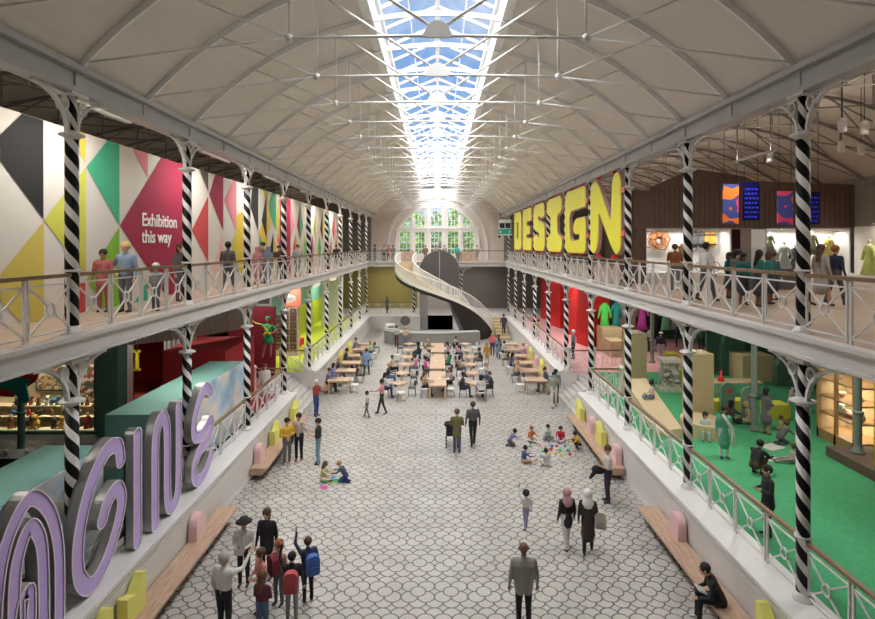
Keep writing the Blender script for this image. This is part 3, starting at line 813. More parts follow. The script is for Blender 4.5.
# arched portal behind the stair
t = thing('arched_portal', 'dark arched screen standing behind the spiral stair with an opening below', 'portal', (0,0,0))
M_portal = mat('portal_dark_metal', (.13,.12,.12), .45, metal=.2, var=.15, scale=1)
b = MB(); cx, R_, zc = .2, 1.95, 5.7
arc_ = [(cx+R_*cos(pi*k/20), zc+R_*sin(pi*k/20)) for k in range(21)]
b.extrude([(cx+R_, 3.3)] + arc_ + [(cx-R_, 3.3)], lambda u, v, w: (u, w, v), 53.42, 53.60); b.build('arched_panel', M_portal, t)
b = MB(); b.box(cx-.02, 53.38, 3.3, cx+.02, 53.42, 7.6); b.build('centre_seam', M_iron, t)
for x0, x1 in ((-1.75,-.95),(1.5,2.15)):
    b = MB(); b.box(x0, 53.2, 0, x1, 53.38, 3.3); b.build('jamb', mat('jamb_grey', (.26,.23,.23), .5) if x0 < 0 else M_girder, t)
# bridge fronts of plywood beside the portal
for x0, x1, lab in ((-3.9,-2.3,'beside the stair head'), (2.0, 3.9, 'on the bridge, near its iron railing')):
    b = MB(); b.box(x0, 55.2, G2, x1, 55.3, G2+1.0); b.box(x0-.02, 55.18, G2+1.0, x1+.02, 55.32, G2+1.04); tag(b.build('plywood_screen', M_bench), 'low pale plywood screen ' + lab, 'screen')

# ------------------------------------------------------------------ curved counter
t = thing('reception_counter', 'curved grey ribbed counter with a white top below the spiral stair', 'counter', (0,0,0))
cc = crom([Vector(p) for p in ((-4.2,46.7),(-4.0,45.6),(-3.0,44.8),(-1.5,44.35),(0,44.3),(1.3,44.5),(2.4,44.85),(3.4,45.1))], 12)
Lc, Rc = stroke_outline(cc, .62)
M_rib2 = mat('ribbed_concrete', (.30,.29,.275), .7)
b = MB()
for i in range(len(cc)-1):
    b.add([(p.x,p.y,z) for z in (0,1.06) for p in (Lc[i],Lc[i+1],Rc[i+1],Rc[i])], [(0,3,2,1),(4,5,6,7),(0,1,5,4),(1,2,6,5),(2,3,7,6),(3,0,4,7)])
for i in range(0, len(cc)): 
    for P_ in (Rc,): b.box(P_[i].x-.03, P_[i].y-.04, 0, P_[i].x+.03, P_[i].y+.03, 1.05)
b.build('front', M_rib2, t)
b = MB(); Lt, Rt = stroke_outline(cc, .72)
for i in range(len(cc)-1):
    b.add([(p.x,p.y,z) for z in (1.06,1.11) for p in (Lt[i],Lt[i+1],Rt[i+1],Rt[i])], [(0,3,2,1),(4,5,6,7),(0,1,5,4),(1,2,6,5),(2,3,7,6),(3,0,4,7)])
b.build('worktop', M_metal if False else mat('counter_top', (.62,.62,.62), .25), t)
t = thing('coffee_machine', 'silver and white espresso machine on the end of the curved counter', 'coffee machine', (-3.95,45.7,1.11), .4)
b = MB(); b.box(-.32,-.25,.04,.32,.25,.42); b.box(-.34,-.27,.42,.34,.27,.47); b.build('body', M_white, t)
b = MB(); b.box(-.3,-.3,0,.3,.2,.05); b.box(-.28,-.27,.2,.28,-.25,.3); b.tube([(-.15,-.3,.3),(-.15,-.3,.2)],.03,8); b.tube([(.15,-.3,.3),(.15,-.3,.2)],.03,8); b.build('drip_tray', M_dark, t)
t = thing('menu_roundel', 'round dark blackboard behind the curved counter', 'sign', (-2.75,46.4,0))
b = MB(); b.extrude([(.42*cos(2*pi*k/24), 1.75+.42*sin(2*pi*k/24)) for k in range(24)], lambda u,v,w:(u,w,v), -.03,.03); b.build('disc', M_dkgrey, t)
b = MB(); b.tube([(0,0,0),(0,0,1.4)], .03, 8); b.box(-.2,-.2,0,.2,.2,.03); b.build('stand', M_dark, t)

# ------------------------------------------------------------------ tables and chairs
def table_proto(w, d):
    t = thing('cafe_table', 'x', 'table')
    b = MB(); b.box(-w/2,-d/2,.71,w/2,d/2,.75); b.build('tabletop', M_table, t)
    for sx in (-1,1):
        for sy in (-1,1):
            b = MB(); b.obox((sx*(w/2-.08), sy*(d/2-.08), .355), (.07,.07,.71)); b.build('leg', M_table, t)
    b = MB(); b.box(-w/2+.1,-d/2+.06,.64,w/2-.1,-d/2+.09,.71); b.box(-w/2+.1,d/2-.09,.64,w/2-.1,d/2-.06,.71); b.build('apron', M_table, t)
    return t
def ped_proto(w):
    t = thing('pedestal_table', 'x', 'table')
    b = MB(); b.box(-w/2,-w/2,.715,w/2,w/2,.75); b.build('tabletop', M_table, t)
    b = MB(); b.lathe([(.05,.03),(.045,.1),(.045,.71)], n=10); b.build('pedestal', M_table, t)
    b = MB(); b.obox((0,0,.02),(.55,.08,.04)); b.obox((0,0,.02),(.08,.55,.04)); b.build('foot', M_table, t)
    return t
def chair_proto(m, nm):
    t = thing('cafe_chair', 'x', 'chair')
    b = MB(); b.extrude([(-.2,-.2),(.2,-.2),(.22,.12),(.15,.21),(-.15,.21),(-.22,.12)], lambda u,v,w:(u,v,w), .43,.46); b.build('seat', m, t)
    b = MB()
    for k in range(6):
        a0, a1 = radians(-60+20*k), radians(-40+20*k); r = .24
        p = [(r*sin(a0), -r*cos(a0)*.95), (r*sin(a1), -r*cos(a1)*.95)]
        b.add([(p[0][0],p[0][1],.60),(p[1][0],p[1][1],.60),(p[1][0]*1.05,p[1][1]*1.08,.80),(p[0][0]*1.05,p[0][1]*1.08,.80),
               (p[0][0]*.93,p[0][1]*.93,.60),(p[1][0]*.93,p[1][1]*.93,.60),(p[1][0]*.98,p[1][1]*1.01,.80),(p[0][0]*.98,p[0][1]*1.01,.80)],
              [(0,1,2,3),(7,6,5,4),(3,2,6,7),(4,5,1,0),(0,3,7,4),(1,5,6,2)])
    b.build('backrest', m, t)
    for sx in (-1,1):
        for sy in (-1,1):
            b = MB(); b.tube([(sx*.17,sy*.15,.44),(sx*.215,sy*.21,0)], .015, 6); b.build('leg', M_metal if nm == 'white' else m, t)
        b = MB(); b.tube([(sx*.16,-.17,.44),(sx*.19,-.2,.64)], .014, 6); b.build('back_post', m, t)
    return t
wood_t = table_proto(1.2, .85); long_t = table_proto(.95, 3.3); ped = ped_proto(.72)
M_chw = mat('white_chair_shell', (.80,.79,.77), .35, var=.02); M_chk = mat('black_chair_shell', (.025,.025,.027), .4, var=.05)
cw = chair_proto(M_chw, 'white'); ck = chair_proto(M_chk, 'black'); used = set()
def place(proto, loc, rz, label, group):
    k = proto.name
    if k not in used:
        used.add(k); proto.location = loc; proto.rotation_euler = (0,0,rz); proto['label'] = label; proto['group'] = group; return proto
    return copy_tree(proto, None, loc, rz, label, group)
ROWS = [29.5, 31.8, 34.1, 36.4, 38.7, 41.2]
for s in (-1, 1):
    for i, y in enumerate([30.3, 32.5, 34.7, 36.9, 39.1, 41.3]):
        place(wood_t, (s*5.45, y, 0), 0, 'ash table by the long wall bench, %s from the camera, %s' % (ORD[i], SIDE[s]), 'ash tables along the walls')
        place(cw if i % 2 == 0 else ck, (s*4.62, y+.05, 0), s*pi/2 + .1*s, '%s chair on the aisle side of the %s wall table, %s' % ('white' if i % 2 == 0 else 'black', ORD[i], SIDE[s]), 'cafe chairs')
    for i, y in enumerate(ROWS):
        x = s*2.1
        place(ped, (x, y, 0), pi/4, 'small ash pedestal table, %s in the inner row, %s' % (ORD[i], SIDE[s]), 'small pedestal tables')
        for sg in (-1, 1):
            kk = ck if (i+sg) % 3 else cw
            place(kk, (x+sg*.72, y+.12*sg, 0), sg*pi/2, '%s chair %s of the %s pedestal table, %s' % ('black' if kk is ck else 'white', 'on the central aisle side' if sg*s < 0 else 'on the outer side', ORD[i], SIDE[s]), 'cafe chairs')
        if i == 0: place(cw, (x+.2, y-.8, 0), 0.1, 'white chair at the open end of the first pedestal table, %s' % SIDE[s], 'cafe chairs')
for i, (y0, y1) in enumerate([(28.9,32.2),(32.9,37.2),(38.0,41.4)]):
    o = place(long_t, (0, (y0+y1)/2, 0), 0, 'long ash table in the middle of the hall, %s from the camera' % ORD[i], 'long middle tables'); o.scale = (1, (y1-y0)/3.3, 1)
    nch = 3
    for j in range(nch):
        y = y0+.6+(y1-y0-1.2)*j/(nch-1)
        for sg in (-1, 1):
            place(cw if (i+j) % 2 == 0 else ck, (sg*.72, y, 0), sg*pi/2, '%s chair, %s along the %s long table, %s' % ('white' if (i+j) % 2 == 0 else 'black', ORD[j], ORD[i], SIDE[sg]), 'cafe chairs')
for i, (x, y, nm) in enumerate([(0.1,30.4,'plate'),(-.1,34.9,'plate'),(2.1,29.5,'cup'),(-2.1,29.5,'cup'),(-5.4,32.4,'cup'),(2.0,36.4,'cup'),(.15,39.5,'cup'),(-2.15,36.4,'plate')]):
    b = MB()
    if nm == 'cup': b.lathe([(.03,0),(.04,.09),(.035,.09),(.025,.01)], n=10)
    else: b.lathe([(.06,0),(.12,.02),(.11,.022),(.05,.006)], n=14)
    tag(b.build(nm, M_chw, None, (x,y,.751)), 'white %s on the %s' % (nm, ['first long table','second long table','first pedestal table nearer the letters','first pedestal table nearer the patterned wall','second table of the patterned wall side','fourth pedestal table, yellow letters side','third long table','fourth pedestal table, patterned wall side'][i]), nm)

# ------------------------------------------------------------------ wall benches and their back cushions
for s in (-1, 1):
    for k, (y0, y1) in enumerate([(7.2,16.2),(18.9,24.9),(29.9,42.3)]):
        t = thing('wall_bench', 'long ash bench against the plinth, %s, %s' % (['first from the camera','middle one of three','behind the wall tables'][k], SIDE[s]), 'bench', (0,0,0), 0, 'long wall benches')
        b = MB(); x0, x1 = s*6.5, s*5.92
        b.box(x0,y0,.39,x1,y1,.45); b.build('seat', M_bench, t)
        b = MB(); vs = [(x0,y0+.02,.2),(x0,y1-.02,.2),(x0,y1-.02,.39),(x0,y0+.02,.39),(s*5.94,y0+.02,.39),(s*5.94,y1-.02,.39),(s*6.1,y0+.02,.2),(s*6.1,y1-.02,.2)]
        b.add(vs, [(0,1,2,3),(3,2,5,4),(4,5,7,6),(6,7,1,0),(0,3,4,6),(1,7,5,2)]); b.build('underframe', M_bench, t)
        n = max(2, int((y1-y0)/4))
        for j in range(n+1):
            y = y0+.35+(y1-y0-.7)*j/n; b = MB(); b.box(s*6.45,y-.05,0,s*6.15,y+.05,.2); b.build('foot', M_dkgrey, t)
M_cpink = mat('pink_foam', (.82,.55,.56), .8, var=.03); M_cyel = mat('yellow_foam', (.78,.76,.20), .8, var=.03)
def cushion(s, y, kind, lab):
    if kind == 'p': pol = [(-.28,0),(.28,0)] + [(.28*cos(pi*k/10), .38+.25*sin(pi*k/10)) for k in range(11)]
    elif kind == 'y': pol = [(-.36,0),(.36,0),(.36,.78),(.3,.8),(.02,.48),(-.3,.56),(-.36,.56)]
    b = MB(); b.extrude(pol, lambda u, v, w: (s*(6.5-w), u, v), 0, .22)
    if kind == 'y':
        b = MB(); b.extrude([(-.36,0),(.36,0),(.36,.45),(-.36,.45)], lambda u,v,w:(s*(6.5-w),u,v),0,.22)
        b.extrude([(-.36,.45),(-.02,.45),(-.30,.55),(-.36,.55)], lambda u,v,w:(s*(6.5-w),u,v),0,.22)
        b.extrude([(-.02,.45),(.36,.45),(.36,.74),(.28,.74)], lambda u,v,w:(s*(6.5-w),u,v),0,.22)
    tag(b.build('bench_cushion', M_cpink if kind == 'p' else M_cyel, None, (0,y,.451)), lab, 'cushion', 'foam backrests on the wall benches')
cu_ = [(-1,14.5,'p'),(-1,11.4,'y'),(-1,10.2,'y'),(-1,19.6,'p'),(-1,21.4,'y'),(-1,24.3,'y'),(-1,9.2,'p'),
       (1,14.5,'p'),(1,10.4,'y'),(1,19.5,'p'),(1,21.3,'y'),(1,22.6,'p'),(1,24.4,'y'),
       (1,33.2,'y'),(1,37.2,'y'),(1,39.2,'p'),(1,35.2,'p'),(-1,36.0,'y'),(-1,39.5,'y'),(-1,37.8,'p')]
cnt = {}
for s, y, k in cu_:
    key = (s, k); cnt[key] = cnt.get(key, -1)+1
    cushion(s, y, k, '%s foam backrest on a wall bench, %s of its colour, %s' % ('pink arched' if k == 'p' else 'yellow notched', ORD[sorted(v[1] for v in cu_ if v[0]==s and v[2]==k).index(y)], SIDE[s]))
# ------------------------------------------------------------------ lower side, cases and rooms behind the letters
for y0, y1, lab in ((7.0,12.3,'beside the mauve letters A and G'), (14.5,21.2,'beyond the mauve letter I')):
    t = thing('painted_case', 'large turquoise topped box with a cloudy sky mural, ' + lab, 'display case', (0,0,0))
    b = MB(); b.box(-8.85,y0,G1,-7.55,y1,3.68); b.build('box', M_turq, t)
    b = MB(); b.box(-7.55,y0+.02,G1,-7.53,y1-.02,3.66); b.build('mural_panel', M_mural, t)
def post(x, y, z0, z1, lab, m=None):
    b = MB(); b.lathe([(.2,0),(.2,.06),(.12,.15),(.11,.3),(.10,z1-z0-.3),(.18,z1-z0)], n=14); b.lathe([(.15,1.25),(.16,1.3),(.15,1.35)], n=14)
    return tag(b.build('iron_post', m or mat('post_green_grey', (.22,.27,.24), .5), None, (x,y,z0)), lab, 'post')
post(-13.9, 18.2, G1, 6.22, 'dark green iron post in front of the toy display', M_dkgreen)
post(11.8, 20.3, G1, 6.22, 'grey green iron post standing on the green carpet by the climbing boards')
post(13.35, 17.3, G1+.3, 6.22, 'grey green iron post on the brown platform by the glazed cabinet')
post(12.6, 32.0, G1, 6.22, 'grey green iron post near the hanging costumes')
# toy vitrine
t = thing('toy_vitrine', 'brightly lit wall vitrine with cream shelves of toys', 'display case', (0,0,0))
M_vback = mat('vitrine_cream', (.80,.68,.44), .8, var=.06)
b = MB(); b.box(-18.2,20.9,1.4,-12.55,21.0,5.6); b.build('back_panel', M_vback, t)
for z, yd in ((1.42,20.0),(1.80,20.3),(2.14,20.5)):
    b = MB(); b.box(-18.2,yd,z-.04 if z > 1.5 else 1.3,-12.55,20.9,z); b.build('shelf', M_vback, t)
b = MB(); b.box(-12.55,19.9,1.3,-12.35,21.0,5.6); b.box(-18.2,19.85,1.3,-12.35,20.0,1.42); b.box(-18.2,19.9,5.5,-12.35,21,5.62); b.build('case_frame', M_dkgreen, t)
b = MB(); b.box(-18.2,19.92,1.42,-12.55,19.94,5.5); b.build('glass_front', M_glass, t)
toycols = [((.05,.045,.05),'black'),((.62,.36,.06),'golden'),((.75,.72,.62),'cream'),((.30,.10,.04),'brown'),((.45,.04,.03),'red'),((.08,.20,.30),'blue'),((.10,.08,.07),'dark')]
def toy(x, y, z, h, c, nm, lab, grp, kind=0):
    m = cm(c); b = MB()
    if kind == 0:      # seated bear
        b.ball((0,0,h*.32), h*.30, m=0, sc=(1,.85,1.05)); b.ball((0,-.02,h*.76), h*.21)
        for s in (-1,1):
            b.ball((s*h*.15,0,h*.94), h*.07, 8); b.capsule((s*h*.2,-h*.05,h*.12),(s*h*.26,-h*.32,h*.08), h*.11, h*.09); b.capsule((s*h*.24,0,h*.5),(s*h*.36,-h*.15,h*.32), h*.08, h*.07)
    elif kind == 1:    # standing doll
        b.lathe([(h*.24,0),(h*.10,h*.55),(h*.14,h*.68),(h*.05,h*.74)], n=12); b.ball((0,0,h*.86), h*.12, m=1)
        for s in (-1,1): b.capsule((s*h*.12,0,h*.66),(s*h*.26,-h*.05,h*.42), h*.05, h*.04)
    else:              # little animal
        b.ball((0,0,h*.5), h*.3, sc=(1.5,.8,.9)); b.ball((h*.45,0,h*.82), h*.2)
        for s in (-1,1):
            for q in (-.3,.3): b.capsule((q*h,s*h*.14,h*.4),(q*h,s*h*.14,h*.05), h*.08, h*.07)
    return tag(b.build(nm, [m, cm((.55,.38,.28))], None, (x,y,z)), lab, 'toy', grp)
rt = random.Random(4)
shelfn = {1.42:'lowest shelf', 1.80:'second shelf', 2.14:'top shelf'}
for z, y, xs_, h in ((1.42,20.2,[-15.8,-15.25,-14.9,-14.2,-13.9,-13.55,-12.95],.54),(1.80,20.45,[-15.9,-15.6,-15.3,-15.0,-14.45,-14.0,-13.5],.26),(2.14,20.62,[-15.9,-15.5,-15.1,-14.75,-14.5,-14.2,-13.9,-13.55,-13.25,-12.9],.34)):
    for i, x in enumerate(xs_):
        c, cn = toycols[(i*3+int(z*7)) % 7]; k = (i*2+int(z*3)) % 3
        if z < 1.5: k = [1,2,0,1,0,1,1][i]; c, cn = [toycols[j] for j in (3,0,1,0,1,2,4)][i]
        toy(x, y, z, h*(.85+.3*rt.random()), c, ['toy_bear','toy_doll','toy_animal'][k], '%s toy %s, %s in line on the %s of the vitrine' % (cn, ['bear','doll','animal'][k], ORD[i], shelfn[z]), 'toys in the vitrine', k)
b = MB(); b.box(0,0,0,1.35,.05,1.25,0); b.box(.06,-.01,.06,1.29,0,1.19,1)
tag(b.build('framed_picture', [M_dkgreen, blob_mat('collage_print', [(.65,.45,.22),(.25,.12,.06),(.75,.62,.42)], 4)], None, (-15.35,20.82,2.62)), 'framed brown collage print hanging in the toy vitrine', 'picture')
b = MB(); b.box(0,0,0,.85,.05,1.6,0)
tag(b.build('framed_picture', blob_mat('foliage_print', [(.04,.12,.06),(.45,.05,.04),(.65,.6,.5)], 5), None, (-12.6+.0-.9,20.80,3.4)) if False else b.build('wall_textile', blob_mat('foliage_print', [(.04,.12,.06),(.45,.05,.04),(.65,.6,.5)], 5), None, (-13.65,20.80,2.55)), 'dark green and red patterned textile hanging beside the framed collage', 'textile')
# red and teal kite standing in for a flying hero figure
t = thing('kite_stand_in', 'red and teal kite standing in for a flying figure before the toy vitrine', 'kite', (-12.6,16.6,4.0), .1)
b = MB(); b.extrude([(-1.9,-.25),(-.3,-.42),(.35,.05),(.45,.35),(-.2,.3),(-1.9,.1)], lambda u,v,w:(u,w,v), -.03,.03); b.build('red_sail', cm((.72,.03,.02)), t)
b = MB(); b.extrude([(-1.4,-.05),(-.1,-.2),(.25,.1),(-.4,.25),(-1.6,.12)], lambda u,v,w:(u,w,v), -.09,-.04); b.extrude([(-.4,-.1),(.05,-.6),(.2,-.5),(.1,0)], lambda u,v,w:(u,w,v), -.09,-.04); b.build('teal_panel', cm((.02,.35,.33)), t)
b = MB(); b.tube([(-1,0,.1),(-1,0,2.2)], .01, 5); b.tube([(.2,0,.2),(.2,0,2.2)], .01, 5); b.build('cord', M_dark, t)
# partitions
def slabthing(nm, x0,y0,z0,x1,y1,z1, m, lab, cat='partition'):
    b = MB(); b.box(x0,y0,z0,x1,y1,z1); return tag(b.build(nm, m), lab, cat)
slabthing('partition', -12.3,19.6,G1,-11.5,20.2,5.1, M_dkgreen, 'dark green partition beside the toy vitrine')
M_corr = mat('corrugated_steel', (.40,.41,.40), .45, metal=.4, var=.12)
b = MB(); x = -14.8
while x < -10.8:
    if not (-13.6 < x < -12.15): b.box(x,23.9,G1,x+.10,24.0,6.2); b.box(x+.10,23.96,G1,x+.2,24.02,6.2)
    else: b.box(x,23.9,4.1,x+.10,24.0,6.2); b.box(x+.10,23.96,4.1,x+.2,24.02,6.2)
    x += .2
tag(b.build('corrugated_screen', M_corr), 'corrugated steel screen with a doorway to the red room', 'screen')
slabthing('partition', -15.0,27.0,G1,-11.6,27.1,6.2, cm((.30,.01,.01)), 'dark red back wall seen through the corrugated doorway')
slabthing('partition', -12.0,24.05,G1,-11.9,27,6.2, cm((.42,.015,.01)), 'red side wall inside the corrugated doorway')
t = thing('yellow_sign_letter', 'yellow capital letter I hanging in the red doorway', 'letter', (-13.0,23.6,2.75))
b = MB(); b.box(-.06,-.04,0,.06,.04,.9); b.box(-.14,-.04,0,.14,.04,.1); b.box(-.14,-.04,.8,.14,.04,.9); b.tube([(0,0,.9),(0,0,3.4)],.01,5); b.build('letter_body', cm((.85,.75,.02)), t)
slabthing('display_block', -10.9,21.6,G1,-8.4,25.0,4.0, cm((.33,.012,.015)), 'big dark red block standing behind the second turquoise box', 'block')
# curved pleated curtain
b = MB(); pts = []
for k in range(61):
    f = k/60; x = -12.4+3.6*f; y = 21.0+5.0*f - .8*sin(pi*f); off = .06*(1 if k % 2 else -1); pts.append((x+off, y-off))
for k in range(60):
    (x0,y0),(x1,y1) = pts[k], pts[k+1]
    zb0 = zb1 = 4.3
    b.add([(x0,y0,zb0),(x1,y1,zb1),(x1,y1,6.2),(x0,y0,6.2),(x0,y0+.03,zb0),(x1,y1+.03,zb1),(x1,y1+.03,6.2),(x0,y0+.03,6.2)], [(0,1,2,3),(7,6,5,4),(0,4,5,1)], 0)
tag(b.build('pleated_curtain', mat('grey_pink_curtain', (.52,.45,.43), .9, var=.12, scale=6)), 'grey pleated curtain hung in a curve below the gallery', 'curtain')
slabthing('partition', -10.8,28.2,G1,-7.85-.55,28.35,5.0, M_maroonw, 'dark maroon partition behind the green dressed figure')
# green and yellow dressed mannequin
t = thing('dressed_mannequin', 'raised mannequin in a green dress with yellow crossed bands and cap', 'mannequin', (-8.55,27.5,2.5), 0)
b = MB(); b.capsule((-.1,0,1.0),(-.28,0,.05),.09,.05); b.capsule((.1,0,1.0),(.14,0,.45),.09,.06); b.capsule((.14,0,.45),(.1,.1,.1),.06,.05)
b.capsule((-.22,0,1.62),(-.62,-.1,1.78),.06,.05); b.capsule((-.62,-.1,1.78),(-.9,-.15,2.0),.05,.035); b.capsule((.24,0,1.62),(.42,-.05,1.4),.06,.05); b.capsule((.42,-.05,1.4),(.2,-.2,1.25),.05,.04)
b.capsule((0,0,1.7),(0,0,1.8),.06,.06); b.ball((0,-.02,1.93),.12, sc=(.85,.95,1.15)); b.build('figure', cm((.30,.16,.10)), t)
b = MB(); b.lathe([(.30,.75),(.19,1.15),(.17,1.3),(.24,1.62),(.10,1.72)], n=16, sy=.65); b.capsule((-.22,0,1.62),(-.4,-.05,1.7),.085,.07); b.capsule((.24,0,1.62),(.36,-.03,1.48),.085,.07); b.build('dress', cm((.01,.33,.12)), t)
b = MB(); b.bar((-.2,-.17,1.66),(.18,-.2,1.2),.07,.03); b.bar((.2,-.17,1.66),(-.18,-.2,1.2),.07,.03); b.lathe([(.18,1.24),(.18,1.30)], n=14, sy=.72); b.bar((-.3,-.09,1.70),(-.62,-.17,1.80),.09,.03); b.build('crossed_bands', cm((.85,.65,.02)), t)
b = MB(); b.lathe([(.12,1.98),(.13,2.03),(.08,2.1)], n=12); b.build('cap', cm((.02,.36,.14)), t)
b = MB(); b.tube([(.0,.12,1.4),(.0,.66,1.4)], .03, 6); b.build('wall_bracket', M_dark, t)
# garden room with teal wall and lime ground
b = MB(); b.box(-10.9,30.0,G1,-10.7,52,6.2,0); b.box(-10.7,30.0,G1,-10.66,52,3.4,2)
for y in (35.5, 40.5, 44.5): b.box(-10.7,y,3.0,-10.62,y+.9,3.9,1)
tag(b.build('partition', [M_teal, M_dkgrey, M_lime]), 'long teal and lime partition with small dark windows at the lime carpet', 'partition')
slabthing('partition', -18.2,51.9,G1,-10.7,52.0,6.2, M_teal, 'teal cross partition closing the lime room')
slabthing('partition', -10.7,30.05,4.35,-8.6,30.15,6.2, cm((.30,.62,.44)), 'pale green hanging panel above the maroon partition')
slabthing('step_block', -10.6,36.5,G1,-9.3,38.0,1.75, M_crimson, 'low red platform on the lime carpet', 'platform')
t = thing('kitchen_dresser', 'dresser of dark wood drawers below a coral panel in the lime room', 'dresser', (-10.2,33.9,G1))
b = MB(); b.box(0,0,.001,1.5,.5,3.1); b.build('carcass', M_bench, t)
for i in range(6):
    for j in range(3): 
        b = MB(); b.box(.05+j*.48,-.03,.4+i*.44,.47+j*.48,0,.78+i*.44); dr = b.build('drawer', cm((.10,.05,.04)), t); b = MB(); b.ball((.26+j*.48,-.05,.59+i*.44),.03,6); b.build('knob', M_ply, dr)
slabthing('wall_picture', -9.5,33.85,4.4,-8.5,33.9,5.5, cm((.85,.12,.08)), 'square coral panel hanging above the dresser', 'panel')
b = MB(); b.box(0,0,0,.9,.05,.55,0); b.box(.15,-.01,.12,.75,0,.43,1); tag(b.build('framed_picture', [M_white, M_taupe], None, (-10.0,29.98,4.85)), 'small white framed picture on the pale green panel', 'picture')
for i, (x, y, z) in enumerate([(-8.9,32.5,5.0),(-8.6,38,5.5),(-9.6,37,5.6),(-8.4,43,5.6),(-9.2,45,5.7)]):
    t = thing('paper_lantern', 'round paper lantern, %s along the lime room ceiling' % ORD[i], 'lantern', (x,y,z), 0, 'paper lanterns')
    b = MB(); b.ball((0,0,0),.45, 14, sc=(1,1,.5)); b.build('shade', mat('lantern_paper_%d' % i, (.80,.74,.62), .8, emit=.5, var=0), t)
    b = MB(); b.tube([(0,0,.2),(0,0,6.2-z)], .012, 5); b.build('cord', M_dark, t)
for i, y in enumerate((46.5, 49.5)):
    slabthing('partition', -9.9-.2*i, y, G1, -8.3-.3*i, y+.15, 6.2, M_plinth, 'white partition, %s beyond the lime room' % ORD[i])
# case in shadow behind the first box
t = thing('glass_table_case', 'low glass topped case in the shadow behind the turquoise box', 'display case', (-11.9,15.4,G1))
b = MB(); b.box(-.8,-.35,0,.8,.35,1.0); b.build('plinth', M_dark, t); b = MB(); b.box(-.8,-.35,1.0,.8,.35,1.25); b.build('glass_box', M_glass, t)
b = MB(); b.ball((-.3,0,1.06),.07); b.ball((.3,0,1.05),.06, m=0); b.build('exhibits', cm((.6,.55,.4)), t)

# ------------------------------------------------------------------ green carpet side
def ply(nm, x0,y0,x1,y1,h, lab, m=None, z=G1): return slabthing(nm, x0,y0,z,x1,y1,z+h, m or M_ply, lab, 'block')
ply('plywood_tower', 9.9,28.0,10.75,29.3,2.35, 'tall plywood tower where the pink floor meets the green carpet')
ply('plywood_block', 10.6,33.4,11.5,34.8,1.0, 'low plywood block on the pink floor')
ply('plywood_block', 10.6,35.1,11.9,36.3,1.55, 'higher plywood block on the pink floor behind the low one')
ply('plywood_block', 10.4,39.5,11.0,40.3,2.0, 'slim plywood tower between the red shapes')
ply('plywood_block', 12.3,44.5,13.1,46.2,2.6, 'distant plywood tower beyond the red shapes')
t = thing('plywood_tower', 'tall plywood panel rising from a round plywood seat', 'tower', (0,0,0))
b = MB(); b.box(9.95,21.2,G1,10.75,22.2,3.95); b.build('panel', M_ply, t)
b = MB(); b.extrude([(9.75+.75*cos(2*pi*k/28), 20.0+.9*sin(2*pi*k/28)) for k in range(28)], lambda u,v,w:(u,v,w), G1, G1+.5); b.build('round_seat', M_ply, t)
b = MB(); b.add([(7.95,19.6,G1),(8.85,19.6,G1),(9.75,25.2,G1),(8.5,25.2,G1),(7.98,19.6,1.5),(8.8,19.6,1.6),(9.65,25.2,2.05),(8.6,25.2,2.0)], [(0,3,2,1),(4,5,6,7),(0,1,5,4),(1,2,6,5),(2,3,7,6),(3,0,4,7)])
tag(b.build('plywood_ramp', M_ply), 'long low plywood ramp beside the railing on the green carpet', 'ramp')
for i, (x, y, w, d, h, tp) in enumerate([(10.2,37.8,1.75,1.6,4.9,.9),(10.6,42.0,2.0,2.4,4.9,.85),(10.1,46.5,1.7,2.6,4.9,.9),(9.9,51.0,1.1,1.6,4.9,1.0)]):
    b = MB(); b.obox((0,0,h/2), (w,d,h), radians(12), 0, tp)
    tag(b.build('red_fin', M_crimson, None, (x+.6,y,G1)), 'huge red tapering fin on the pink floor, %s from the camera' % ORD[i], 'screen', 'red fins')
t = thing('carved_stone_monument', 'pale carved stone monument with stacked ornament on the green carpet', 'sculpture', (11.0,25.9,G1))
b = MB(); rr = random.Random(8); z = 0
for w, h in ((1.0,.16),(.8,.24),(.6,.35),(.72,.12),(.55,.38),(.7,.12),(.9,.16)): b.obox((0,0,z+h/2),(w,w*.8,h),0); z += h
for s in (-1,1): b.tube([(s*.42,0,.3),(s*.42,0,1.35)], [.07,.06], 8)
b.build('stone_body', mat('carved_stone', (.60,.55,.50), .8, var=.35, scale=9, bump=.6), t)
b = MB()
for k in range(22): b.ball(((rr.random()-.5)*.7, -.33+rr.random()*.06, .25+rr.random()*1.2), .06+.05*rr.random(), 6, rings=4)
b.build('carved_ornament', mat('carved_stone_dark', (.42,.37,.34), .8, var=.4, scale=12), t)
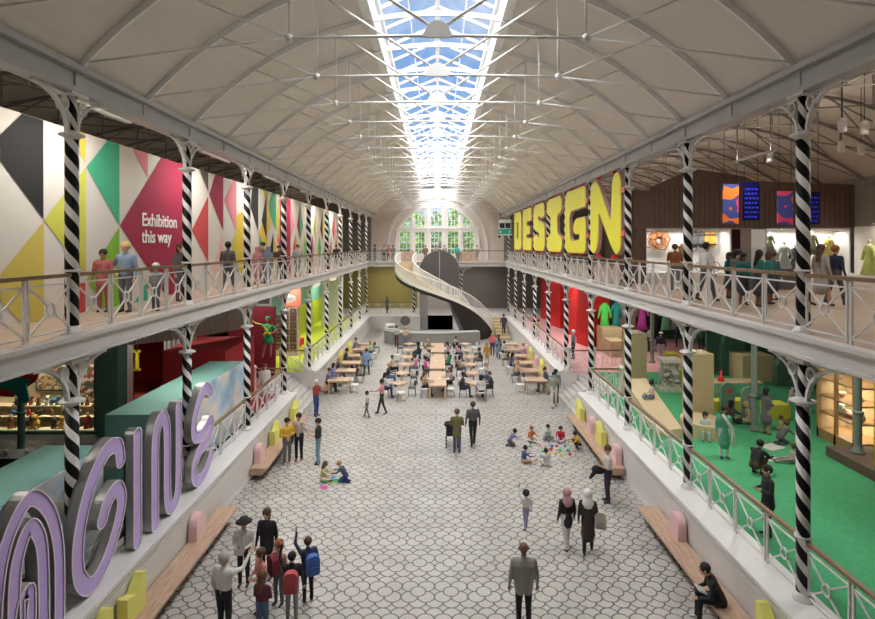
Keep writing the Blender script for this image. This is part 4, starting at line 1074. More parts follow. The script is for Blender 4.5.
# table, climbing boards, yellow bench
t = thing('play_table', 'long plywood play table with legs at the back of the green carpet', 'table', (12.5,24.6,G1))
b = MB(); b.box(-.2,-.4,.72,2.0,.4,.78); b.build('tabletop', M_ply, t)
for x in (0,1.8):
    for y in (-.3,.3): b = MB(); b.tube([(x,y,.72),(x,y,0)], .035, 8); b.build('leg', M_ply, t)
t = thing('red_toy_phone', 'red toy object with a dark handle standing on the play table', 'toy', (12.75,24.5,G1+.781)); b = MB(); b.lathe([(.14,0),(.12,.2),(.04,.26),(.04,.5)], n=12); b.build('body', M_red, t); b = MB(); b.bar((-.2,0,.5),(.2,0,.52),.06); b.build('handle', M_dark, t)
for i, (x, y, h) in enumerate([(11.9,22.4,1.25),(12.1,21.2,1.4)]):
    t = thing('climbing_board', 'grey green arched board with red holes, %s' % ['back one of the two','front one beside the iron post'][i], 'play board', (x,y,G1), .1)
    pol = [(-.3,0),(.3,0)] + [(.3*cos(pi*k/12), h-.3+.3*sin(pi*k/12)) for k in range(13)]
    b = MB(); b.extrude(pol, lambda u,v,w:(u,w,v), -.06,.06); b.build('board', cm((.16,.30,.22)), t)
    for (u, v) in ((.05,h-.35),(-.05,.25)): b = MB(); b.extrude([(u+.1*cos(2*pi*k/14), v+.1*sin(2*pi*k/14)) for k in range(14)], lambda u,v,w:(u,w,v), -.075,.075); b.build('red_disc', M_red, t)
b = MB(); b.extrude([(-1.3,-.1),(-.9,.25),(-.3,.15),(.4,.4),(1.3,.2),(1.2,-.3),(.4,-.25),(-.4,-.35)], lambda u,v,w:(u,v,w), 0, .42)
tag(b.build('yellow_bench', cm((.62,.58,.06)), None, (12.0,22.9,G1)), 'low yellow star edged bench behind the climbing boards', 'bench')
slabthing('yellow_cube', 13.2,21.6,G1,14.0,22.3,1.85, cm((.62,.58,.06)), 'yellow cube seat by the far edge of the boards', 'seat')
slabthing('yellow_cube', 12.4,27.8,G1,13.1,28.5,1.8, cm((.35,.42,.06)), 'mustard green cube seat near the stone monument', 'seat')
slabthing('yellow_cube', 13.6,32.2,G1,14.3,33,1.75, cm((.55,.50,.06)), 'yellow cube seat near the hanging costumes', 'seat')
slabthing('plywood_block', 15.4,27.5,G1,17,28.8,2.6, M_ply, 'distant plywood booth by the dark green mural', 'block')
# hanging costumes
for i, (x, y, w, c, cn) in enumerate([(11.1,36.2,.5,(.10,.70,.10),'bright green'),(12.0,36.6,.45,(.03,.32,.30),'teal'),(12.6,37.2,.3,(.45,.33,.28),'beige'),(13.3,37.0,.3,(.30,.20,.16),'brown'),(14.0,37.3,.5,(.80,.10,.55),'magenta'),(14.9,37.5,.35,(.05,.05,.06),'black'),(15.6,37.2,.5,(.20,.50,.30),'mint'),(16.3,37.4,.4,(.50,.42,.36),'sand')]):
    t = thing('hanging_costume', '%s costume hanging from the rail at the back of the play gallery' % cn, 'costume', (x,y,2.4), 0, 'costumes on the back rail')
    b = MB(); b.lathe([(w*.75,0),(w*.5,.9),(w*.42,1.3),(w*.6,1.75),(w*.2,1.95)], n=14, sy=.4); b.capsule((-w*.5,0,1.7),(-w*.85,0,1.0),.09,.07); b.capsule((w*.5,0,1.7),(w*.85,0,1.0),.09,.07); b.build('garment', cm(c), t)
    b = MB(); b.tube([(0,0,1.9),(0,0,3.8)], .012, 5); b.bar((-w*.5,0,1.82),(w*.5,0,1.82),.03); b.build('hanger', M_dark, t)
slabthing('partition', 13.0,40.0,G1,18.3,40.15,6.2, M_mural2, 'dark green leafy painted partition behind the costumes')
slabthing('painted_wall_panel', 18.15,8.0,G1,18.3,40.0,6.2, M_mural2, 'dark green painted landscape panel along the outer wall', 'panel')
slabthing('painted_wall_panel', 14.5,29.35,G1,18.1,29.5,3.9, mat('green_rock_paint', (.05,.13,.085), .8, var=.5, scale=1.5), 'dark green rock shaped panel at the back of the carpet', 'panel')
for i, (x0, y, w, h) in enumerate([(15.0,28.87,1.3,2.9),(16.6,27.0,1.4,2.2)]):
    b = MB(); b.extrude([(0,0),(w,0),(w,h*.6),(w*.75,h),(w*.3,h*.85),(0,h*.45)], lambda u,v,w_:(u,w_,v), 0,.4); tag(b.build('painted_rock', mat('rock_green_%d' % i, (.06+.02*i,.15,.10), .8, var=.4, scale=2), None, (x0,y-.4*i,G1)), 'green painted rock cut-out, %s' % ['tall one','lower one'][i], 'scenery')
# teal railing between floors
o = copy_tree(rp, None, (8.6, 29.9, G1), -pi/2, 'short teal lattice railing across the pink floor edge', 'lattice railings along the galleries'); o.scale = (1, 1.9/BAY, 1)
# glazed cabinet, platform, ochre panel
ply('brown_platform', 12.75,12.5,17.8,17.9,.30, 'low dark brown platform beneath the ochre panel', cm((.13,.09,.065)))
t = thing('glazed_cabinet', 'oak framed glazed cabinet with three shelves of pale ceramics', 'cabinet', (13.75,17.95,G1), 0)
M_oak = wood('cabinet_oak', (.30,.17,.06), (.50,.31,.13), 3, axis=2)
b = MB()
for x, y in ((0,0),(1.1,0),(0,1.7),(1.1,1.7),(0,.85)): b.box(x-.05,y-.05,0,x+.05,y+.05,3.3)
b.box(-.05,-.05,3.2,1.15,1.75,3.3); b.box(-.05,-.05,0,1.15,1.75,.35); b.build('frame', M_oak, t)
b = MB(); b.box(1.0,-.03,.35,1.04,1.73,3.2); b.box(.0,1.70,.35,1.1,1.74,3.2); b.build('back_panel', M_ply, t)
for z in (.95,1.55,2.15): b = MB(); b.box(0,0,z-.03,1.05,1.7,z+.02); b.build('shelf', M_oak, t)
b = MB(); b.box(-.02,0,.35,-.01,1.7,3.2); b.build('glass_side', M_glass, t)
for i, (yy_, z, k) in enumerate([(.3,.97,0),(.7,.97,1),(1.2,.97,0),(.4,1.57,2),(1.2,1.57,1),(.5,2.17,3),(1.3,2.17,0),(.9,.97,2)]):
    b = MB()
    if k == 0: b.lathe([(.08,0),(.13,.12),(.07,.28),(.09,.33)], n=12)
    elif k == 1: b.lathe([(.05,0),(.14,.1),(.15,.16),(.13,.16),(.04,.02)], n=12)
    elif k == 2: b.ball((0,0,.12),.13,10,sc=(1.2,.9,.9)); b.ball((0,.12,.2),.06,8)
    else: b.obox((0,0,.06),(.2,.2,.12)); b.lathe([(.06,.12),(.04,.3),(.08,.36),(.03,.6),(.06,.66)], n=10)
    tag(b.build('ceramic', cm([(.66,.60,.52),(.62,.42,.30),(.45,.62,.52)][i % 3]), None, (14.2,17.95+yy_,G1+z+.001)), '%s ceramic piece on the cabinet %s, %s from the front' % (['pale stone','terracotta','sea green'][i % 3], {.97:'lower shelf',1.57:'middle shelf',2.17:'top shelf'}[z], ORD[int(yy_*4)]), 'ceramic', 'ceramics in the glazed cabinet')
slabthing('ochre_panel', 13.05,12.6,G1+.3,13.35,16.3,5.9, mat('ochre_felt', (.42,.33,.03), .9, var=.3, scale=14), 'tall ochre felt panel standing on the brown platform', 'panel')

# ------------------------------------------------------------------ upper gallery on the letters side: timber box with showcases
M_slat = wood('dark_slatted_timber', (.11,.07,.055), (.17,.11,.085), 2, axis=2, rough=.6)
YD = 24.0
t = thing('timber_kiosk', 'dark slatted timber structure over white showcases on the upper gallery', 'showcase wall', (0,0,0))
b = MB()
b.extrude([(9.4,8.95),(18.28,8.95),(18.28,10.85),(13.9,11.0),(13.5,11.2),(11.2,11.55),(9.4,10.75)], lambda u,v,w:(u,w,v), YD-.1, YD+.1)
b.build('upper_boarding', M_slat, t)
b = MB(); x = 9.5
while x < 18.2: b.box(x,YD-.108,8.97,x+.018,YD-.1,10.7); x += .22
b.build('board_grooves', cm((.05,.032,.026)), t)
b = MB(); b.box(8.7,YD-.1,G2,9.15,YD+2,10.6); b.box(8.6,YD-.12,8.95,9.4,YD+2,10.6); b.build('side_cheek', M_slat, t)
M_show = mat('showcase_white', (.78,.75,.70), .7, var=.03)
for x0, x1, dark in ((9.15,12.95,0),(12.95,14.45,1),(14.45,18.2,0)):
    b = MB()
    if not dark: b.box(x0,YD+1.0,G2,x1,YD+1.1,8.95); b.box(x0,YD,G2,x0+.06,YD+1,8.95); b.box(x1-.06,YD,G2,x1,YD+1,8.95); b.box(x0,YD-.1,G2,x1,YD+1,G2+.49); b.box(x0,YD,8.9,x1,YD+1,8.95)
    else: b.box(x0,YD+2,G2,x1,YD+2.1,8.95)
    b.build('dark_opening' if dark else 'showcase_box', cm((.05,.012,.008)) if dark else M_show, t)
    if not dark: b = MB(); b.box(x0,YD-.02,G2+.5,x1,YD,8.95); b.build('showcase_glass', M_glass, t)
# exhibits in the first showcase
def ring(mb, c, r, w, d, n=6, a0=0, m=0):
    p = [(c[0]+r*cos(a0+2*pi*k/n), c[1], c[2]+r*sin(a0+2*pi*k/n)) for k in range(n+1)]
    for k in range(n): mb.bar(p[k], p[k+1], d, w, m)
b = MB(); ring(b, (0,0,0), .30, .20, .12, 6); ring(b, (0,0,0), .52, .05, .06, 6); ring(b, (-.55,0,0), .42, .04, .06, 6)
tag(b.build('wooden_hexagon', cm((.35,.13,.04)), None, (10.1,YD+.85,8.45)), 'brown wooden hexagon frame mounted in the white showcase', 'exhibit')
t = thing('hoop_wheel', 'large pale hoop with a red band and yellow spoke in the white showcase', 'exhibit', (10.9,YD+.8,7.75))
b = MB(); ring(b, (0,0,0), .5, .05, .05, 28); b.build('hoop', cm((.75,.70,.6)), t)
b = MB(); b.bar((.15,-.03,.5),(.45,-.03,.25),.04,.08); b.build('red_band', M_red, t); b = MB(); b.bar((-.45,-.02,0),(0,-.02,0),.05); b.build('yellow_spoke', cm((.8,.6,.05)), t)
for i in range(4):
    b = MB(); b.extrude(round_poly([(-.11,-.38),(.11,-.38),(.11,.38),(-.11,.38)],.1,4), lambda u,v,w:(u,w,v), -.02,.02)
    for z in (-.22,.22): b.bar((-.13,-.05,z),(.13,-.05,z),.05,.06,1)
    tag(b.build('skateboard', [cm([(.08,.08,.08),(.12,.10,.09),(.60,.30,.05),(.80,.42,.05)][i]), M_dark], None, (11.75+.27*i+.0,YD+.85,8.45)), '%s skateboard hung upright, %s in the row' % (['black','charcoal','tan','orange'][i], ORD[i]), 'skateboard', 'skateboards in the showcase')
def bike(x, z, sc_, c, lab):
    t = thing('scooter_bike', lab, 'bicycle', (x,YD+.6,z)); t.scale = (sc_,)*3
    for cx_ in (-.5,.5): b = MB(); ring(b, (cx_,0,.3), .3, .035, .035, 18); b.build('wheel', M_dark, t)
    b = MB(); b.bar((-.5,0,.3),(-.1,0,.75),.035); b.bar((-.1,0,.75),(.4,0,.75),.035); b.bar((.5,0,.3),(.38,0,.95),.035); b.bar((-.1,0,.75),(0,0,.3),.035); b.bar((0,0,.3),(.42,0,.7),.035); b.build('frame', cm(c), t)
    b = MB(); b.bar((.3,-.15,.97),(.3,.15,.97),.03); b.build('handlebar', M_dark, t); b = MB(); b.obox((-.12,0,.82),(.2,.1,.05)); b.build('saddle', M_dark, t)
bike(11.3, 7.9, .5, (.05,.05,.05), 'small black toy bicycle hung high beside the hoop'); bike(12.2, 7.01, .7, (.55,.06,.04), 'red child bicycle at the floor of the showcase')
# costumes in showcase 2 and at the far side
for i, (x, y, z, h, c, lab) in enumerate([(14.95,YD+.5,7.9,.75,(.10,.11,.04),'olive green embroidered coat pair mounted high'),(15.0,YD+.5,7.01,1.1,(.28,.36,.30),'grey green full gown'),(15.6,YD+.5,7.01,1.2,(.50,.48,.36),'pale straw gown with a fan'),(16.1,YD+.5,7.01,1.1,(.06,.03,.02),'dark brown bodice dress'),
        (16.85,YD+.5,7.75,.95,(.16,.13,.06),'brown striped tunic mounted high'),(17.6,YD+.5,7.5,1.0,(.62,.48,.06),'yellow feathery costume'),(17.9,22.6,6.97,1.3,(.55,.62,.20),'pale lime ruffled dress'),(17.9,20.6,7.9,1.5,(.42,.04,.10),'crimson long dress'),(17.9,19.9,6.9,1.3,(.12,.22,.16),'green tartan dress')]):
    t = thing('display_dress', lab + ' behind the upper railing', 'costume', (x,y,z), 0 if x < 17.8 else -pi/2)
    b = MB(); b.lathe([(h*.30,0),(h*.14,h*.55),(h*.11,h*.66),(h*.17,h*.9),(h*.06,h*.98)], n=14, sy=.7); b.capsule((-h*.14,0,h*.86),(-h*.28,0,h*.5),h*.06,h*.05); b.capsule((h*.14,0,h*.86),(h*.28,0,h*.5),h*.06,h*.05); b.build('garment', cm(c), t)
    b = MB(); b.tube([(0,0,h*.95),(0,0,h*1.02)], h*.035, 8); b.ball((0,0,h*1.08), h*.06); b.build('mannequin_neck', cm((.6,.5,.4)), t)
slabthing('side_showcase', 18.2,14.5,G2,18.3,23.8,9.0, M_show, 'pale lit showcase back along the outer wall of the upper gallery', 'showcase')
b = MB(); b.box(17.6,14.5,G2,18.2,23.8,G2+.45); tag(b.build('showcase_plinth', M_show), 'long white plinth below the outer wall dresses', 'plinth')
# hanging banners and screens
def hang(nm, x, y, z0, z1, w, m, lab, cat, tx=None):
    t = thing(nm, lab, cat, (x,y,z0)); b = MB(); b.box(-w/2,-.03,0,w/2,.03,z1-z0); b.build('panel', m, t)
    for s in (-1,1): b = MB(); b.tube([(s*w*.4,0,z1-z0),(s*w*.4,0,az(x)-z0-.1)], .01, 5); b.build('cord', M_dark, t)
    if tx:
        r = random.Random(tx); z = .1; ml = mat('led_blue_%d' % tx, (.02,.03,.55), .5, emit=.35, var=0)
        while z < z1-z0-.15:
            b = MB(); x_ = -w*.4
            while x_ < w*.38: l = .03+.09*r.random(); b.box(x_,-.045,z,min(x_+l,w*.42),-.03,z+.06); x_ += l+.05
            z += .17; b.build('text_line', ml, t)
M_scr = mat('screen_navy', (.004,.004,.05), .3, var=0)
ab = [(.85,.20,.02),(.05,.07,.30),(.72,.06,.16)]
hang('hanging_banner', 10.75,20.0,8.98,10.42,.58, blob_mat('abstract_print', ab, 1.3), 'hanging banner of orange, pink and blue shapes, beside the first blue screen', 'banner')
hang('hanging_screen', 11.5,20.0,9.1,10.5,.6, M_scr, 'dark blue text screen hanging between the two colourful banners', 'screen', 3)
hang('hanging_banner', 12.75,20.0,8.95,10.18,.55, blob_mat('abstract_print_2', ab[::-1], 1.1), 'hanging banner with a deep blue shape on orange, by the first column', 'banner')
hang('hanging_screen', 13.75,20.0,8.95,10.15,.55, M_scr, 'dark blue text screen half hidden behind the nearest striped column'.replace('nearest','first'), 'screen', 5)
for i, (x, y) in enumerate([(10.4,14.0),(11.2,14.3),(12.6,17.0),(13.6,17.5),(11.6,19),(14.2,14.5)]):
    t = thing('track_spotlight', 'pale cylinder spotlight hanging below the aisle roof, %s' % ORD[i], 'spotlight', (x,y,11.1), 0, 'track spotlights')
    b = MB(); b.lathe([(.09,0),(.10,.05),(.10,.3),(.04,.36)], n=12); b.build('lamp_body', M_iron, t); b = MB(); b.tube([(0,0,.35),(0,0,az(x)-11.1)], .012, 5); b.build('stem', M_dark, t)
# glass cases on the upper gallery floor
t = thing('glass_showcase', 'freestanding glass showcase with a pale plinth behind the school group', 'showcase', (12.6,21.0,G2)); b = MB(); b.box(-1.2,-.3,0,1.2,.3,.8); b.build('plinth', M_dkgrey, t); b = MB(); b.box(-1.2,-.3,.8,1.2,.3,1.6); b.build('glass_box', M_glass, t)
# white curved bench edge at the outer side
b = MB(); b.lathe([(.9,.35),(.95,.42),(.9,.45)], n=28); b.lathe([(.3,0),(.3,.35)], n=16); tag(b.build('round_bench', M_white, None, (13.3,14.1,G2)), 'white round bench on the upper gallery floor', 'bench')

# ------------------------------------------------------------------ green camper van by the letters
t = thing('camper_van', 'small turquoise and white camper van front mounted high at the end of the letters', 'van', (6.3,50.9,8.98), radians(-8)); t.scale = (.85,.6,1)
b = MB(); prof = [(0,.12),(.05,.75),(.25,1.35),(.45,1.6),(3.0,1.6),(3.1,1.3),(3.1,.12)]
lo = [(0,.12),(.04,.72),(3.1,.72),(3.1,.12)]; up = [(.04,.72),(.25,1.3),(.45,1.6),(3.0,1.6),(3.1,1.3),(3.1,.72)]
b.extrude(lo, lambda u,v,w:(w,u,v), -.72,.72); b.build('lower_body', cm((.02,.42,.33),.3), t)
b = MB(); b.extrude(up, lambda u,v,w:(w,u,v), -.69,.69); b.build('upper_body', cm((.75,.78,.74),.3), t)
for x0, x1 in ((-.6,-.04),(.04,.6)):
    b = MB(); b.add([(x0,.06,.80),(x1,.06,.80),(x1,.235,1.28),(x0,.235,1.28),(x0,.03,.80),(x1,.03,.80),(x1,.205,1.28),(x0,.205,1.28)], [(0,1,2,3),(7,6,5,4),(0,4,5,1),(2,6,7,3),(1,5,6,2),(3,7,4,0)]); b.build('windscreen', M_dark, t)
for k in range(3):
    b = MB(); b.box(-.71,.55+.8*k,.85,.71,1.2+.8*k,1.3); b.build('side_window', M_dark, t)
for sx in (-1,1):
    b = MB(); b.extrude([(sx*.5+.1*cos(2*pi*k/14), .45+.1*sin(2*pi*k/14)) for k in range(14)], lambda u,v,w:(u,w,v), -.03,.02); b.build('headlamp', M_white, t)
    for y in (.6,2.5): b = MB(); b.tube([(sx*.74,y,.14),(sx*.52,y,.14)], .24, 14); b.build('wheel', M_dark, t)
b = MB(); b.box(-.74,-.08,.12,.74,.02,.24); b.build('bumper', M_white, t)
b = MB(); b.box(-.08,1.5,1.6,.08,1.6,2.3); b.box(.3,1.4,-.1,.6,1.7,.12); b.build('mounting_arm', M_iron, t)

# ------------------------------------------------------------------ trees and ground outside the lunette
M_leaf = [mat('leaf_green_%d' % i, c, .7, var=.3, scale=3) for i, c in enumerate([(.14,.26,.05),(.20,.33,.08),(.09,.19,.04)])]
slab('ground', -40, 61.5, 40, 110, -.5, -.2, cm((.10,.16,.05)))
for i, (x, y, h) in enumerate([(-7.5,69,15),(-3.6,73,14),(.2,70,13),(3.5,74,15),(7,69,14.5),(-11,75,16),(11,76,16)]):
    t = thing('leafy_tree', 'sunlit leafy tree outside the arched end window, %s across' % ORD[[5,0,1,2,3,4,6].index(i) if False else i], 'tree', (x,y,-.2), 0, 'trees outside the window')
    b = MB(); b.tube([(0,0,0),(.1,0,h*.35),(0,.1,h*.7)], [.3,.22,.1], 8); b.build('trunk', cm((.12,.08,.05)), t)
    b = MB(); r = random.Random(i)
    for q in range(1500):
        while True:
            p = Vector((r.uniform(-1,1), r.uniform(-1,1), r.uniform(-1,1)))
            if .35 < p.length < 1: break
        c = Vector((p.x*2.7, p.y*2.2, h*.66+p.z*h*.32)); a = Vector((r.gauss(0,1),r.gauss(0,1),r.gauss(0,1))).normalized()*.24; e = a.cross(Vector((r.gauss(0,1),r.gauss(0,1),r.gauss(0,1)))).normalized()*.16
        b.add([c-a, c+e, c+a, c-e], [(0,1,2,3)], 0)
    b.build('crown', M_leaf[i % 3], t)
# ------------------------------------------------------------------ people
SK_ = [(.62,.38,.27),(.42,.24,.15),(.20,.10,.06),(.10,.05,.03)]
HC = {'black':(.012,.010,.010),'brown':(.09,.045,.02),'blond':(.45,.29,.13),'grey':(.38,.36,.34),'white':(.70,.68,.65),'red':(.30,.10,.04)}
pending = []
def person(loc, head, label, H=1.72, pose='stand', arms='down', top=(.5,.5,.5), bot=(.05,.05,.06), skin=0, hair='black', hs='short', wear='trousers', shoe=(.03,.03,.03), lean=0, voxel=None, jacket=None, group=None, seat=.45):
    """one figure: a list of tapered limbs that is fused into one continuous surface"""
    k = H/1.72; child = H < 1.45
    caps = []       # (p, q, r1, r2, slot)   slots: 0 skin 1 top 2 bottom 3 shoe
    hk = 1.18 if child else 1.0       # bigger head for children
    up = 0.0; spine_y = 0.0
    hip_x, sh_x = .09, (.18 if wear in ('dress','skirt') or hs in ('long','bob','bun','hijab') else .205)
    if pose in ('stand','walk'):
        hz = .92; st = .22 if pose == 'walk' else 0
        legs = []
        for s in (-1,1):
            fy = st*s; knee = (s*.095, fy*.45+.03*abs(s), .50); ank = (s*.10, fy, .09+(.05 if pose == 'walk' and s < 0 else 0))
            legs.append(((s*hip_x,0,hz), knee, ank))
    elif pose == 'sit':
        hz = seat+.11; legs = [((s*hip_x,0,hz), (s*.13,.44,hz+.0), (s*.13,.46,.09)) for s in (-1,1)]
    elif pose == 'floor':
        hz = .13; legs = [((s*hip_x,0,hz), (s*.30,.30,.20), (-s*.03+s*.0,.40,.08)) for s in (-1,1)]
    elif pose == 'legs_out':
        hz = .13; legs = [((s*hip_x,0,hz), (s*.14,.42,.22), (s*.14,.82,.09)) for s in (-1,1)]
    elif pose == 'kneel':
        hz = .30; legs = [((s*hip_x,-.12,hz), (s*.13,.22,.09), (s*.10,-.22,.07)) for s in (-1,1)]
    elif pose == 'crouch':
        hz = .30; legs = [((s*hip_x,-.12,hz), (s*.16,.26,.50), (s*.12,.02,.09)) for s in (-1,1)]
    elif pose == 'bend':
        hz = .85; legs = [((s*hip_x,-.12,hz), (s*.11,.02,.46), (s*.11,-.04,.09)) for s in (-1,1)]
    hy = legs[0][0][1]
    ln_ = {'kneel':.55,'crouch':.45,'floor':.22,'bend':1.15,'sit':.06,'legs_out':-.05}.get(pose, 0) + lean
    def tor(t, x=0, fwd=0):   # a point up the trunk, t metres above the hips
        return (x, hy + t*sin(ln_) + fwd*cos(ln_), hz + t*cos(ln_) - fwd*sin(ln_))
    for s in (-1,1):
        for h_, kn, an in (legs[0 if s < 0 else 1],):
            lw = 1.0 if wear != 'dress' else .85
            ls = 0 if wear in ('dress','skirt') else 2
            caps.append((h_, kn, .096, .068, 2 if wear != 'dress' else ls)); caps.append((kn, an, .066, .052, ls))
            d = (0,1) ; f = (an[0], an[1]+.13, .035 if pose != 'legs_out' else .10)
            if pose == 'kneel': f = (an[0], an[1]-.12, .04)
            caps.append(((an[0], an[1]-.02, an[2]-.045), f, .043, .036, 3))
    # pelvis, belly, chest, shoulders
    for s in (-1,1):
        caps.append((tor(0, s*.07), tor(.16, s*.065), .115, .108, 2 if wear != 'dress' else 1))
        caps.append((tor(.12, s*.065), tor(.41, s*.095), .110, .115, 1))
        caps.append((tor(.44, s*.05), tor(.47, s*(sh_x-.03)), .075, .062, 1))
    caps.append((tor(.04, 0, .02), tor(.40, 0, .015), .112, .118, 1))
    if wear == 'coat': caps += [(tor(.1), (0, hy, hz-.16) if pose in ('stand','walk') else tor(-.02), .14, .17, 1)]
    if wear == 'long': caps += [(tor(.1), (0, hy, hz-.42) if pose in ('stand','walk') else tor(-.02), .14, .20, 1)]
    if wear in ('dress','skirt') and pose in ('stand','walk'): caps += [(tor(.08), (0, hy, hz-.40), .13, .21, 1 if wear == 'dress' else 2)]
    if jacket: caps += [(tor(-.10, s*.07), tor(.40, s*.10), .12, .13, 1) for s in (-1,1)]
    neck0, neck1 = tor(.50), tor(.58, 0, .01); caps.append((neck0, neck1, .056, .052, 0)); caps.append((tor(.47), tor(.515), .085, .064, 1))
    hc = Vector(tor(.685, 0, .02)) if pose != 'bend' else Vector(tor(.70, 0, -.05))
    hr = .104*hk; hc.z += .02*(hk-1)*8
    caps.append(((hc.x,hc.y,hc.z+.025), (hc.x,hc.y+.012,hc.z-.055), hr, hr*.70, 0))
    caps.append(((hc.x,hc.y+hr*.93,hc.z+.005), (hc.x,hc.y+hr*1.08,hc.z-.025), .012, .017, 0))
    for s in (-1,1): caps.append(((hc.x+s*hr*.98,hc.y,hc.z-.015), (hc.x+s*hr*1.02,hc.y-.005,hc.z+.02), .016, .02, 0))
    # arms
    hands = []
    for s in (-1,1):
        sh = Vector(tor(.46, s*sh_x)); a = arms if isinstance(arms, str) else arms[0 if s < 0 else 1]
        E = {'down':((s*.06,-.02,-.28),(s*.07,.07,-.53)),'fold':((s*.07,.02,-.27),(-s*.07,.20,-.24)),'raise':((s*.10,.14,.20),(s*.06,.20,.47)),'point':((s*.08,.22,-.02),(s*.05,.46,.14)),
             'front':((s*.05,.04,-.27),(-s*.10,.24,-.30)),'hip':((s*.18,-.08,-.24),(s*.0,.08,-.40)),'hold':((s*.05,.06,-.26),(-s*.02,.30,-.20)),'reach':((s*.05,.20,-.18),(s*.0,.45,-.20)),
             'lap':((s*.06,.05,-.27),(s*.0,.28,-.34)),'phone':((s*.10,.08,-.25),(s*.0,.22,-.02)),'hanging':((s*.05,.10,-.26),(s*.03,.22,-.50)),'prop':((s*.12,-.15,-.22),(s*.12,-.25,-.42))}[a]
        el = sh + Vector(E[0]); wr = sh + Vector(E[1]); wr.z = max(wr.z, .06); el.z = max(el.z, .07)
        caps.append((sh, el, .060, .047, 1)); bare = shoe and wear in ('tee',)
        caps.append((el, wr, .045, .031, 1 if jacket is not None or wear != 'tee' and top is not None and not label.count('T-shirt') else 0))
        d = (wr-el).normalized(); hnd = wr + d*.075; hnd.z = max(hnd.z, .04); caps.append((wr+d*.02, hnd, .030, .027, 0)); hands.append((wr, d, hnd, s))
    caps = [(Vector(p)*k, Vector(q)*k, a*k, c*k, m) for p, q, a, c, m in caps]
    pending.append(dict(caps=caps, loc=loc, head=head, label=label, k=k, hc=hc*k, hr=hr*k, hands=hands, top=top, bot=bot, skin=skin, hair=hair, hs=hs, shoe=shoe, neck=Vector(neck0)*k, ln=ln_, voxel=voxel, group=group, far=loc[1] > 30))
